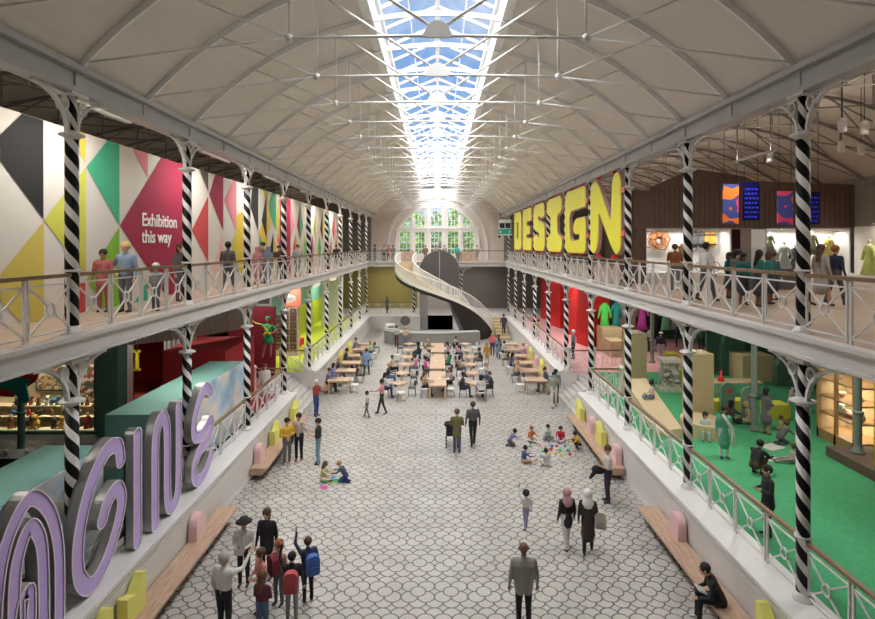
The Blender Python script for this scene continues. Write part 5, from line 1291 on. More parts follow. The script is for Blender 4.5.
def flush_people():
    tmp = []
    for P_ in pending:
        b = MB()
        for p, q, r1, r2, m in P_['caps']: b.capsule(p, q, r1, r2, 8)
        me = bpy.data.meshes.new('t'); me.from_pydata(b.v, [], b.f); o = bpy.data.objects.new('t', me); C.objects.link(o)
        r = o.modifiers.new('r', 'REMESH'); r.mode = 'VOXEL'; r.voxel_size = P_['voxel'] or (.019 if P_['loc'][1] < 18 else .024 if P_['loc'][1] < 32 else .030)
        s = o.modifiers.new('s', 'SMOOTH'); s.factor = .5; s.iterations = 2
        tmp.append(o)
    dg = bpy.context.evaluated_depsgraph_get(); dg.update(); out = []
    for o in tmp: out.append(bpy.data.meshes.new_from_object(o.evaluated_get(dg)))
    for o in tmp: bpy.data.objects.remove(o)
    for P_, me in zip(pending, out):
        k = P_['k']; sk = SK_[P_['skin']]
        nf = len(me.polygons); cen = np.empty(nf*3); me.polygons.foreach_get('center', cen); cen = cen.reshape(-1,3)
        best = np.full(nf, 1e9); idx = np.zeros(nf, int)
        for p, q, r1, r2, m in P_['caps']:
            a = np.array(p); d = np.array(q)-a; t = np.clip(((cen-a)@d)/max(1e-9, d@d), 0, 1); ds = np.linalg.norm(cen-a-t[:,None]*d, axis=1)-(r1+(r2-r1)*t)
            if m == 0 and r1 < .06*k: ds = ds + .004
            u = ds < best; best[u] = ds[u]; idx[u] = m
        # fingers joined to the hands; eyes and mouth on the head, all in the one body mesh
        V = [tuple(v.co) for v in me.vertices]; Fc = [tuple(p.vertices) for p in me.polygons]; idx = list(idx)
        b = MB()
        if not P_['far']:
            for wr, d, hnd, s in P_['hands']:
                side = d.cross(Vector((0,1,0))); side = side.normalized() if side.length > .1 else Vector((1,0,0)); pn = side.cross(d).normalized()
                for j, L_ in enumerate((.062,.072,.068,.052)):
                    base = (hnd + side*(.030-.019*j))*k; mid = base + (d*L_*.55 + pn*.006)*k; tip = mid + (d*L_*.4 - pn*.022)*k
                    b.tube([base, mid, tip], [.0095*k,.0088*k,.006*k], 5, 0)
                b.tube([(wr+d*.02+side*.02)*k, (wr+d*.055+side*.055)*k, (wr+d*.085+side*.062)*k], [.012*k,.010*k,.007*k], 5, 0)
            c = P_['hc']; r = P_['hr']
            for s in (-1,1): b.ball((c.x+s*r*.36, c.y+r*.90, c.z+.012*k), r*.13, 6, 4, rings=4)
            b.obox((c.x, c.y+r*.93, c.z-.045*k), (r*.5, r*.12, r*.09), 0, 5)
        off = len(V); V += b.v; Fc += [tuple(off+i for i in f) for f in b.f]; idx += b.m
        nm = bpy.data.meshes.new('person'); nm.from_pydata(V, [], Fc)
        for x in (cm(sk,.55), cm(P_['top']), cm(P_['bot']), cm(P_['shoe'],.5), cm((.02,.015,.015),.3), cm((sk[0]*.75,sk[1]*.4,sk[2]*.4))): nm.materials.append(x)
        nm.polygons.foreach_set('material_index', idx); nm.polygons.foreach_set('use_smooth', [True]*len(Fc)); nm.update(); bpy.data.meshes.remove(me)
        zmin = min(v[2] for v in V)
        root = thing('person', P_['label'], 'person', (P_['loc'][0], P_['loc'][1], P_['loc'][2]-zmin+.001 if P_['loc'][2] is not None else 0), radians(-P_['head']), P_['group'])
        o = bpy.data.objects.new('body', nm); C.objects.link(o); o.parent = root
        c = P_['hc']; r = P_['hr']; hs = P_['hs']; col = P_['hair'] if isinstance(P_['hair'], tuple) else HC[P_['hair']]
        b = MB(); n = 'hair'
        if hs == 'bald': continue
        tl = P_['ln']
        if hs in ('short','long','bun','bob','pony','cap','hat','beanie'):
            b.ball((c.x, c.y-r*.16, c.z+.030*k+r*.10), r*1.10, 12, 0, (.98,1.0,1.0), 8)
        if hs == 'long': b.capsule((c.x, c.y-r*.45, c.z), (c.x, c.y-r*1.1-.02*k, c.z-.30*k), r*.85, r*.55, 10); 
        if hs == 'bob': b.capsule((c.x, c.y-r*.38, c.z+.02*k), (c.x, c.y-r*.50, c.z-.09*k), r*.98, r*.86, 10)
        if hs == 'bun': b.ball((c.x, c.y-r*.5, c.z+r*1.35), r*.48, 8)
        if hs == 'pony': b.capsule((c.x, c.y-r*1.1, c.z+.03*k), (c.x, c.y-r*1.5, c.z-.20*k), r*.38, r*.2, 8)
        if hs == 'afro': b.ball((c.x, c.y-r*.25, c.z+r*.42), r*1.40, 12, 0, (1,1,.95), 8)
        if hs == 'hijab':
            n = 'headscarf'; b.ball((c.x, c.y-r*.18, c.z+.02*k), r*1.22, 12, 0, (1,1,1.1), 8); b.capsule((c.x, c.y-r*.2, c.z-.07*k), (c.x, c.y-r*.4, c.z-.22*k), r*.95, r*1.65, 12)
        b.build(n, cm(col,.75), root)
        if hs in ('hat','cap','beanie'):
            b = MB()
            if hs == 'hat': b.lathe([(r*2.0,0),(r*2.0,.012*k),(r*1.05,.02*k),(r*1.0,.11*k),(r*.5,.13*k)], (c.x,c.y,c.z+.055*k), 18)
            else: b.lathe([(r*1.16,0),(r*1.14,.04*k),(r*.7,.09*k),(r*.1,.11*k)], (c.x,c.y-r*.1,c.z+.045*k), 14)
            b.build('hat', cm((.015,.015,.015) if hs != 'cap' else (.65,.65,.62)), root)
    pending.clear()
def near(px, py, z=0.0): return floor_at(px, py, z)
def bag(nm, loc, head, c, lab, cat='backpack'):
    t = thing(nm, lab, cat, loc, radians(-head))
    b = MB(); b.extrude(round_poly([(-.15,0),(.15,0),(.15,.36),(.08,.44),(-.08,.44),(-.15,.36)],.06,3), lambda u,v,w:(u,-w,v), .0,.16); bb = b.build('bag_body', cm(c), t)
    b = MB(); b.extrude(round_poly([(-.10,.04),(.10,.04),(.10,.2),(-.10,.2)],.03,2), lambda u,v,w:(u,-w,v), .16,.20); b.build('front_pocket', cm(tuple(x*.7 for x in c)), bb)
    b = MB()
    for s in (-1,1): b.bar((s*.09,.0,.06),(s*.09,.02,.40),.03,.02)
    b.build('strap', cm((.02,.02,.02)), t); return t
W_ = (.62,.61,.59); NV = (.03,.04,.09); BK = (.015,.015,.018); GY = (.16,.16,.165); JN = (.06,.11,.22)
# guided group at the lower left of the nave
person((-4.45,11.35,0), 20, 'grey haired man in a white shirt and dark trousers, one arm raised to the pupils', 1.78, arms=('down','point'), top=W_, bot=BK, hair='grey')
person(near(244,585), 178, 'person in a wide black hat, white top and black trousers holding papers', 1.60, arms='front', top=W_, bot=BK, skin=1, hs='hat', shoe=(.12,.04,.03))
person(near(267,578), 185, 'woman in an open black cardigan over white, behind the pupils', 1.70, top=BK, bot=BK, hair='brown', hs='bob', wear='coat')
person((-3.92,12.1,0), 230, 'pupil in a salmon striped top with a dark red backpack', 1.42, arms='front', top=(.60,.22,.20), bot=GY, hair='brown')
person((-3.65,11.35,0), 10, 'long haired pupil in a maroon jacket seen from behind', 1.36, arms='front', top=(.10,.02,.035), bot=JN, hair='brown', hs='long')
person((-3.62,12.45,0), 200, 'fair curly haired pupil in a peach top', 1.42, arms='down', top=(.55,.33,.26), bot=GY, hair='red', hs='bob')
person((-3.18,11.9,0), 350, 'pupil in a black jacket and grey trousers with one arm up', 1.48, arms=('raise','down'), top=BK, bot=(.25,.25,.26), hair='black')
person((-2.98,12.55,0), 330, 'pupil in navy with a blue backpack stretching an arm up', 1.46, arms=('raise','down'), top=NV, bot=BK, hair='brown', skin=1)
bag('backpack', (-3.15,11.72,.78), 350, (.45,.07,.08), 'red backpack on the pupil in the black jacket'); bag('backpack', (-2.86,12.38,.76), 330, (.06,.14,.45), 'blue backpack on the pupil in navy'); bag('backpack', (-3.78,12.27,.76), 230, (.20,.02,.04), 'dark red backpack on the pupil in the salmon top')
b = MB(); b.obox((0,0,0),(.22,.01,.16)); tag(b.build('paper_sheet', cm(W_), None, (near(244,585)[0],near(244,585)[1]-.34,.98)), 'white papers held by the person in the black hat', 'paper')
# standing groups
person(near(287,464), 140, 'person in a mustard yellow jumper and grey trousers with folded arms', 1.72, arms='fold', top=(.62,.38,.03), bot=GY, shoe=W_)
person(near(299,460), 185, 'man in a pale pink shirt and black trousers with a shoulder bag', 1.78, arms=('phone','down'), top=(.52,.42,.38), bot=BK, skin=1, shoe=(.25,.07,.04))
person(near(318.5,464), 265, 'person in a black T-shirt and blue jeans facing the yellow jumper', 1.70, arms='hold', top=(.03,.028,.028), bot=(.16,.32,.42), hs='beanie', skin=0)
x_, y_, z_ = near(299,460); bag('shoulder_bag', (x_-.26,y_+.02,.62), 90, BK, 'black shoulder bag at the hip of the man in pale pink', 'bag')
person(near(322,481), 95, 'long haired girl sitting on the floor beside coloured discs', 1.20, 'floor', 'reach', top=(.50,.48,.20), bot=(.6,.55,.5), hair='brown', hs='long')
person(near(344,482), 275, 'fair haired child in navy kneeling over coloured discs', 1.20, 'kneel', 'reach', top=(.05,.06,.10), bot=(.03,.05,.18), hair='blond')
for i, (px, py, c, cn) in enumerate([(324,487.5,(.75,.05,.40),'magenta'),(324,481.5,(.02,.42,.08),'green'),(336.5,480.5,(.03,.45,.10),'bright green'),(331,480,(.25,.20,.55),'violet'),(333,477.5,(.05,.30,.65),'blue'),(329,478,(.75,.35,.05),'orange'),(330.5,483.5,(.35,.38,.10),'khaki')]):
    x, y, z = near(px, py); b = MB(); b.lathe([(.13 if i < 3 else .10,0),(.13 if i < 3 else .10,.012)], n=18)
    tag(b.build('play_disc', cm(c), None, (x,y,.001)), '%s play disc on the floor between the two children' % cn, 'disc', 'play discs')
person(near(316,416), 110, 'man in a red checked shirt and blue jeans at the foot of the side stairs', 1.74, arms='hold', top=(.30,.05,.04), bot=(.04,.08,.26), hair='white', shoe=(.06,.04,.03))
person(near(382,414), 270, 'woman in a pink top and dark trousers with her hair in a bun', 1.68, 'walk', ('reach','down'), top=(.62,.28,.30), bot=(.03,.03,.03), skin=2, hs='bun')
person(near(367,417.5), 290, 'child in a white top and grey leggings walking beside the woman in pink', 1.22, 'walk', top=W_, bot=(.13,.13,.15), skin=2)
person(near(366.5,376), 10, 'person in a light blue jacket and dark trousers by the wall tables', 1.72, 'walk', top=(.20,.32,.55), bot=(.03,.04,.05), hair='brown', wear='coat')
person((-3.3,43.85,0), 20, 'person in a white shirt and maroon trousers at the curved counter', 1.72, arms='hold', top=(.45,.47,.48), bot=(.14,.03,.05))
person((-2.55,43.6,0), 350, 'person in a tan top and jeans at the curved counter', 1.66, arms='hold', top=(.55,.42,.28), bot=(.15,.20,.26), hair='blond')
person(near(457,453), 2, 'person in an olive coat pushing a black pushchair', 1.72, arms='front', top=(.16,.14,.05), bot=(.07,.09,.14), hair='brown', wear='coat')
person(near(473,446), 350, 'person in a dark grey jacket and black trousers next to the pushchair', 1.80, 'walk', top=(.10,.10,.11), bot=BK, hair='brown')
x, y, z = near(452, 449)
t = thing('pushchair', 'black pushchair with a folded hood in front of the olive coat', 'pushchair', (x,y+.45,0))
b = MB(); b.obox((0,0,.52),(.42,.6,.12),0,0,.95); b.capsule((-.18,-.15,.9),(.18,-.15,.9),.14,.14); b.obox((0,-.18,.72),(.42,.1,.45)); b.build('seat', cm(BK), t)
b = MB()
for s in (-1,1): b.bar((s*.22,-.5,1.02),(s*.22,.30,.12),.03); b.bar((s*.22,.1,.5),(s*.22,-.32,.12),.03)
b.bar((-.22,-.5,1.02),(.22,-.5,1.02),.035); b.build('frame', M_dark, t)
for sx in (-1,1):
    for yy_ in (-.35,.32): b = MB(); b.tube([(sx*.25,yy_,.13),(sx*.21,yy_,.13)], .13, 12); b.build('wheel', M_dark, t)
person(near(487,366), 5, 'person in a mustard yellow coat walking towards the counter', 1.60, 'walk', top=(.50,.27,.04), bot=(.5,.48,.45), hair='blond', hs='bob', wear='coat')
person(near(492.5,356), 10, 'person in a coral pink top near the timber steps', 1.70, top=(.68,.16,.16), bot=NV, hair='blond')
person(near(498.5,358), 350, 'person in a long blue grey coat beside the coral top', 1.70, top=(.22,.26,.33), bot=NV, hs='long', hair='brown', wear='long')
x = (503-CX)*47.6/F; person((x+.1,47.9,.372), 0, 'person in a dark coat climbing the timber steps', 1.74, 'walk', top=(.05,.05,.08), bot=BK, wear='coat')
person(near(554,407), 190, 'person in a grey green jacket and white trousers beyond the wall bench', 1.76, 'walk', ('phone','down'), top=(.28,.33,.26), bot=(.62,.58,.50))
person((6.12,28.2,0), 345, 'person in a denim jacket and black jeans by the side stairs', 1.76, arms=('point','down'), top=(.16,.26,.36), bot=BK)
person(near(608,502), 275, 'man in a white T-shirt and black trousers with a jacket over his arm', 1.80, arms=('hold','down'), top=(.60,.56,.53), bot=(.03,.03,.05), hair='brown')
x, y, z = near(600,470)
b = MB(); b.ball((0,0,0),.20,10,sc=(1.2,.7,.75)); b.capsule((-.1,0,-.05),(-.25,.05,-.28),.08,.05)
tag(b.build('folded_jacket', cm(BK), None, (near(608,502)[0]-.30, near(608,502)[1]-.02, 1.05)), 'black jacket carried by the man in the white T-shirt', 'jacket')
person(near(526,529), 350, 'curly haired girl in a white top and lilac trousers running', 1.08, 'walk', ('raise','down'), top=W_, bot=(.30,.28,.45), skin=2, hs='afro')
person(near(567,549), 350, 'person in a pink headscarf, black coat and white trousers', 1.62, 'walk', top=(.02,.02,.024), bot=(.62,.58,.58), hair=(.55,.30,.33), hs='hijab', wear='coat')
person(near(588,553), 15, 'person in a white headscarf and long brown coat', 1.68, 'walk', top=(.045,.032,.030), bot=BK, hair=(.78,.76,.74), hs='hijab', wear='long')
bag('handbag', (near(588,553)[0]+.33,near(588,553)[1],.70), 15, (.55,.48,.43), 'pale handbag at the side of the person in the white headscarf', 'bag')
person((1.84,11.62,0), 2, 'bald man in a grey tweed blazer and dark trousers seen from behind', 1.84, arms='down', top=(.30,.285,.27), bot=BK, skin=2, hs='bald', jacket=1)
b_ = near(708,592)
person((6.12,11.75,0), 285, 'person in black sitting on the wall bench bent over a book', 1.72, 'sit', 'lap', top=BK, bot=BK, lean=.42, shoe=(.65,.66,.68))
b = MB(); b.obox((0,0,0),(.03,.26,.2)); o = b.build('open_book', cm(W_), None, (5.72,11.85,.72)); o.rotation_euler = (0,-1.1,0); tag(o, 'open white book read by the person on the wall bench', 'book')
# children playing with blocks
kid = 1.15
for px, py, hd, pose, c, bo, lab, hr_ in ((511,446,90,'kneel',(.20,.20,.42),(.10,.09,.11),'child in a lilac top kneeling at the toy blocks','black'),(530,441,150,'floor',(.50,.16,.06),W_,'fair haired child in an orange top at the toy blocks','red'),
      (547.5,439,180,'floor',(.45,.55,.52),(.2,.2,.22),'child in pale mint at the back of the toy blocks','black'),(561,441,200,'floor',(.50,.02,.04),(.6,.58,.6),'child in a red cardigan at the toy blocks','black'),
      (578,449,265,'crouch',(.60,.35,.03),(.05,.03,.02),'child in a mustard top leaning over the toy blocks','black'),(523,463,70,'floor',(.04,.08,.20),(.5,.35,.25),'child in a navy top sitting at the toy blocks','black'),
      (547,467,350,'floor',(.45,.46,.46),(.5,.48,.45),'child in a light grey top with their back turned at the blocks','black')):
    person(near(px,py), hd, lab, kid, pose, 'reach', top=c, bot=bo, hair=hr_, skin=1 if hr_ == 'black' else 0)
rr = random.Random(3); bc = [((.70,.05,.06),'red'),((.75,.60,.08),'yellow'),((.03,.25,.55),'blue'),((.08,.50,.20),'green'),((.75,.30,.30),'pink'),((.55,.58,.60),'white'),((.05,.40,.42),'teal')]
spots = [(551,450),(556,454),(546,449),(560,451),(540,446),(537,444),(565,447),(570,455),(561,456),(552,447),(543,452),(536,461),(563,463),(568,451),(557,447),(549,455),(541,457),(530,447),(575,452),(559,460)]
for i, (px, py) in enumerate(spots):
    c, cn = bc[i % 7]; x, y, z = near(px, py); b = MB()
    k = i % 3
    if k == 0: b.obox((0,0,.04),(.11,.09,.08), rr.random()*3)
    elif k == 1: b.lathe([(.055,0),(.055,.07)], n=12)
    else: b.extrude([(-.07,0),(.07,0),(0,.09)], lambda u,v,w:(u,w,v), -.04,.04)
    tag(b.build('toy_block', cm(c), None, (x,y,.001)), '%s %s toy block among the sitting children, %s by distance' % (cn, ['square','round','wedge'][k], ORD[sorted(range(20), key=lambda q: -spots[q][1]*1000-q).index(i)]), 'toy block', 'toy blocks')
# seated guests at the tables
cols = [(.50,.20,.26),(.10,.12,.25),(.55,.55,.53),(.03,.03,.035),(.40,.22,.12),(.20,.33,.18),(.55,.30,.32),(.30,.32,.36)]
gst = [(-6.15,30.5,90,(.20,.16,.30),'patterned violet top','at the first wall table bench'),(-6.15,31.7,90,(.16,.20,.45),'blue checked top','on the bench past the first wall table'),(-6.15,33.4,90,(.10,.10,.10),'black coat','on the bench by the second wall table'),(-6.15,36.3,90,(.05,.05,.05),'black and white top','on the bench by the fourth wall table'),(-6.15,40.4,90,(.25,.25,.28),'grey top','on the bench by the last wall table'),
 (-4.72,34.75,270,(.50,.50,.05),'yellow green top','on the aisle chair of the third wall table'),(-4.72,39.1,270,(.45,.60,.45),'pale mint top','on the aisle chair of the fifth wall table'),
 (-2.92,29.35,90,(.42,.48,.50),'grey blue top','at the outer side of the first pedestal table'),(-2.92,34.0,90,(.55,.42,.30),'tan top','at the outer side of the third pedestal table'),(-1.30,34.2,270,(.62,.25,.35),'rose pink top','at the inner side of the third pedestal table'),(-2.92,31.7,90,(.04,.04,.04),'black top','at the outer side of the second pedestal table'),(-1.3,38.8,270,(.05,.05,.06),'dark top','at the inner side of the fifth pedestal table'),
 (-.80,29.6,90,(.50,.32,.20),'tan jumper','at the first long table facing the letters'),(-.80,33.6,90,(.68,.10,.30),'bright pink top','at the second long table'),(-.8,36.6,90,(.55,.5,.5),'cream cap and top','at the far end of the second long table'),(.80,35.1,270,(.05,.28,.10),'green top','at the second long table facing the patterned wall'),(.80,30.6,270,(.50,.40,.40),'dusty pink shawl','at the first long table'),(.8,38.7,270,(.50,.30,.38),'mauve top','at the third long table'),(-.8,39.8,90,(.3,.2,.12),'brown jacket','at the third long table'),
 (1.30,29.4,90,(.04,.04,.045),'black coat','at the inner side of the first pedestal table'),(2.94,29.6,270,(.05,.05,.05),'black top','at the outer side of the first pedestal table'),(1.3,34.0,90,(.42,.28,.22),'brown jumper','at the inner side of the third pedestal table'),(2.92,31.9,270,(.45,.45,.47),'light grey top','at the outer side of the second pedestal table'),(1.3,38.6,90,(.55,.30,.38),'pink blouse','at the inner side of the fifth pedestal table'),(1.3,41.1,90,(.40,.36,.30),'sand coloured top','at the inner side of the last pedestal table'),(2.9,36.5,270,(.08,.06,.05),'dark brown top','at the outer side of the fourth pedestal table'),
 (4.70,32.5,90,(.60,.42,.34),'peach top','at the aisle side of the second wall table'),(4.70,34.8,90,(.08,.09,.16),'navy coat','at the aisle side of the third wall table'),(4.7,39.2,90,(.5,.52,.5),'pale top','at the aisle side of the fifth wall table'),(6.12,30.6,270,(.04,.05,.12),'dark navy coat','on the bench behind the first wall table'),(6.12,38.2,270,(.60,.40,.44),'pink top','on the bench behind the fourth wall table'),
 (2.3,28.72,0,(.55,.48,.48),'pink white dress','on the end chair of the first pedestal table')]
for i, (x, y, hd, c, cl, where) in enumerate(gst):
    person((x,y,0), hd, 'guest in %s %s%s' % (cl, where, '' if 'long' in where or ('pedestal' not in where and 'wall' not in where) else ', '+SIDE[-1 if x < 0 else 1].replace(' wall','').replace('yellow ','')), 1.68, 'sit', 'lap' if i % 2 else 'reach', top=c, bot=[BK,GY,JN,NV][i % 4], skin=[0,1,0,2][i % 4], hair=['brown','black','blond','black'][(i*3) % 4], hs=['short','bob','long','short','bun'][i % 5], group='guests at the tables', lean=.08)
# lower gallery, carpet side
g = G1
person(near(768,536,g), 280, 'boy in a black suit standing at the railing on the green carpet', 1.66, arms='fold', top=BK, bot=BK, wear='coat')
person(near(757,474,g), 60, 'person in black crouching on the green carpet behind the boy', 1.65, 'crouch', 'reach', top=BK, bot=(.06,.03,.02), hair='black')
person(near(724,458,g), 190, 'woman in a green tunic with a long white scarf on the carpet', 1.66, arms='down', top=(.10,.33,.24), bot=W_, skin=1, hs='bob', wear='long')
b = MB(); x, y, z = near(724,458,g); b.capsule((-.12,-.16,1.42),(.16,-.20,1.0),.05,.05); b.capsule((.16,-.20,1.0),(.26,-.1,.45),.05,.07); tag(b.build('long_scarf', cm((.75,.72,.66)), None, (x,y,z)), 'white scarf draped over the green tunic', 'scarf')
person((9.55,19.45,g), 200, 'child in pale blue sitting on the round plywood seat', 1.30, 'sit', 'lap', top=(.42,.52,.55), bot=(.40,.50,.52), hs='bob', seat=.30)
person(near(729,424,g), 60, 'person in a dark brown jacket sitting near the climbing boards', 1.66, 'floor', 'reach', top=(.06,.045,.04), bot=BK, hair='black', hs='bob')
person(near(750,424,g), 280, 'person in a sand coloured dress seated by the climbing boards', 1.60, 'floor', 'lap', top=(.42,.33,.20), bot=(.42,.33,.20), hair='blond', hs='bob')
person(near(766,434,g), 80, 'woman in a grey knee length dress holding a bag on the carpet', 1.68, arms='front', top=(.13,.12,.14), bot=(.13,.12,.14), skin=1, hs='bob', wear='dress')
person(near(779,430,g), 160, 'small child in a yellow top beside the woman in the grey dress', 1.0, 'floor', 'lap', top=(.45,.42,.12), bot=(.4,.35,.2), hair='brown')
person(near(782,444,g), 80, 'child in grey leaning over paper sheets on the green carpet', 1.35, 'kneel', 'reach', top=(.12,.12,.12), bot=(.10,.10,.11), hair='brown')
person(near(793,463,g), 280, 'small child in pale grey sitting by the first striped column', 1.05, 'legs_out', 'lap', top=(.42,.38,.35), bot=(.30,.27,.25), hair='brown')
person(near(794,411,g), 290, 'person in black and cream striding at the back of the carpet', 1.70, 'walk', top=BK, bot=(.5,.45,.4))
b = MB(); b.obox((0,0,.006),(.7,.5,.008),.4); tag(b.build('paper_sheet', cm(W_), None, near(772,447,g)), 'large white paper sheet on the green carpet', 'paper')
b = MB(); b.obox((0,0,.006),(.5,.4,.008),-.3); tag(b.build('paper_sheet', cm(W_), None, near(770,459,g)), 'smaller white paper sheet by the crouching person', 'paper')
person((8.95,22.7,1.6), 275, 'girl in a pale pink top and blue jeans sitting on the plywood ramp', 1.35, 'sit', 'lap', top=(.62,.50,.48), bot=(.20,.30,.36), skin=2, hs='bun', seat=.28)
person(near(661,361,g), 10, 'person in a dark coat and white hat at the back of the carpet', 1.72, top=(.03,.02,.03), bot=(.4,.4,.45), hs='cap')
person(near(649,352,g), 90, 'person in a grey top near the hanging costumes', 1.60, top=(.28,.27,.26), bot=BK)
person(near(677,347,g), 300, 'person in navy at the back of the play gallery', 1.65, top=NV, bot=BK)
person(near(701,352,g), 200, 'person in dark green by the painted rocks', 1.65, top=(.03,.10,.06), bot=BK)
person(near(573.5,359,g), 270, 'grey haired man in a dark grey coat on the pink floor by the railing', 1.76, top=(.13,.13,.14), bot=BK, hair='white')
person(near(538.5,340,g), 270, 'person in a lime green top behind the far railing', 1.5, top=(.20,.50,.08), bot=GY)
# lower gallery, letters side
person(near(265,402,g), 150, 'person in a white coat behind the railing at the red carpet', 1.66, top=(.62,.58,.55), bot=(.45,.40,.38), hs='bob', hair='brown', wear='long')
person((-12.0,25.2,g), 20, 'person in a blue coat inside the red doorway', 1.74, 'walk', top=(.05,.05,.22), bot=NV, wear='coat')
person((near(387.5,312.5,g)[0],55.2,g), 120, 'person in dark blue behind the rail before the olive wall', 1.62, top=(.07,.09,.20), bot=BK)
# upper gallery, patterned wall side
u = G2
person(near(103.5,312,u), 170, 'woman in a rose coloured coat against the leaf green triangle', 1.58, arms=('hold','down'), top=(.38,.10,.11), bot=(.35,.09,.10), skin=1, hs='short', wear='coat')
person(near(126,312,u), 185, 'man in a light blue shirt and grey trousers with a yellow cap', 1.76, arms=('down','hip'), top=(.22,.30,.46), bot=(.12,.12,.13), hair=(.62,.45,.12), hs='short')
person(near(156,311,u), 190, 'small child in grey with a pale hat beside the man in blue', 1.20, top=(.22,.22,.23), bot=(.06,.08,.13), hair=(.55,.55,.53), hs='cap')
person(near(180,301,u), 110, 'woman in a grey dress beside the maroon panel', 1.72, top=(.12,.11,.12), bot=(.12,.11,.12), hair='brown', hs='bob', wear='coat')
person(near(228,293,u), 10, 'person in a dark patterned suit at the upper rail', 1.80, 'walk', top=(.09,.09,.10), bot=(.09,.09,.10), skin=2)
person(near(257.5,284,u), 190, 'person in a pink headscarf and long pink dress at the upper rail', 1.62, top=(.55,.22,.26), bot=(.55,.22,.26), hair=(.55,.25,.28), hs='hijab', wear='long')
person(near(263,283,u), 200, 'tall person in grey behind the two headscarves', 1.80, top=(.2,.2,.22), bot=GY)
person(near(268,284,u), 185, 'person in a blue headscarf and blue grey dress at the upper rail', 1.62, top=(.18,.24,.35), bot=(.18,.24,.35), hair=(.20,.26,.36), hs='hijab', wear='long')
person(near(279,281,u), 170, 'person in a dark brown jacket right by the third column'.replace('right ',''), 1.66, top=(.08,.04,.03), bot=BK)
person(near(297.5,277,u), 180, 'person in a light grey jacket between the third and fourth columns', 1.70, top=(.32,.32,.33), bot=GY, hair='brown')
person(near(327.5,269.5,u), 180, 'person in a tan top at the upper rail by the far triangles', 1.68, top=(.40,.28,.20), bot=BK)
person(near(336,268,u), 180, 'person in black at the upper rail by the far triangles', 1.68, top=BK, bot=BK, hs='long')
person((near(370,263,u)[0],55.4,u), 60, 'person in a long blue coat at the corner of the upper gallery', 1.74, top=(.16,.22,.32), bot=(.16,.22,.32), wear='long')
for px, lab, c in ((384,'person in grey green on the end bridge by its corner',(.25,.26,.24)),(388.7,'person in a red top on the end bridge',(.45,.10,.10)),(393,'person in slate grey on the end bridge',(.18,.19,.22)),(425.5,'person in brown above the portal',(.25,.13,.09)),(436,'person in a rose top above the portal',(.45,.25,.24)),(444.5,'person in grey above the portal',(.3,.3,.3)),
                   (457.3,'person in turquoise standing on the bridge beside the portal',(.03,.45,.38)),(467.5,'person in white and grey by the plywood screen',(.50,.50,.50)),(477,'person in a cream top near the bridge railing',(.5,.42,.34))):
    yy_ = 56.4 if px > 420 and px < 450 else 55.0 if px < 400 or px == 457.3 else 55.8
    person(((px-CX)*yy_/F, yy_, u), 180, lab, 1.66, top=c, bot=[BK,GY][int(px) % 2], hair='black')
# upper gallery, letters side
person(near(675,290,u), 20, 'person in a rust brown jacket looking into the white showcase', 1.72, arms='hold', top=(.26,.08,.025), bot=GY, hair='brown')
person(near(681,288,u), 20, 'person in a pale blue top beside the rust brown jacket', 1.66, top=(.35,.42,.46), bot=GY, hair='blond', hs='bob')
person(near(706,301,u), 80, 'man in a white shirt and grey trousers walking along the upper rail', 1.76, 'walk', top=(.60,.58,.55), bot=(.08,.08,.09), skin=1, hair='black')
for px, py, hd, H_, c, lab, hs_ in ((729,298,150,1.45,(.02,.16,.14),'schoolchild in teal, first of the school group on the upper gallery','bob'),(738,299,200,1.52,(.10,.11,.11),'schoolchild in grey behind the school group','afro'),(743,305,180,1.46,(.02,.14,.13),'schoolchild in a teal jumper in the middle of the group','bob'),
      (759,307,90,1.55,(.02,.15,.10),'tall schoolchild in teal with a dark skirt','long'),(769,304,140,1.5,(.03,.17,.16),'schoolchild in teal with light brown hair by the first column','bob'),(774,300,170,1.45,(.04,.12,.14),'schoolchild in teal half behind the others','short')):
    person(near(px,py,u), hd, lab, H_, top=c, bot=(.04,.05,.06), hs=hs_, wear='skirt', skin=[0,2][px % 2], hair='black' if px != 769 else 'brown')
person(near(821,306,u), 75, 'long haired woman in a grey lace dress walking past the first column', 1.70, 'walk', top=(.33,.30,.27), bot=(.33,.30,.27), hair='brown', hs='long', wear='dress')
person(near(835,305,u), 80, 'red haired boy in a navy jumper beside the woman in grey lace', 1.68, 'walk', top=(.02,.03,.07), bot=(.10,.10,.11), hair='red')
flush_people()

# ------------------------------------------------------------------ light
def area(nm, loc, size, power, rot=(0,0,0), col=(1,.93,.84), portal=False, spread=None):
    l = bpy.data.lights.new(nm, 'AREA'); l.shape = 'RECTANGLE'; l.size, l.size_y = size; l.energy = power; l.color = col
    if spread: l.spread = spread
    o = bpy.data.objects.new(nm, l); C.objects.link(o); o.location = loc; o.rotation_euler = rot
    if portal: l.cycles.is_portal = True
    return o
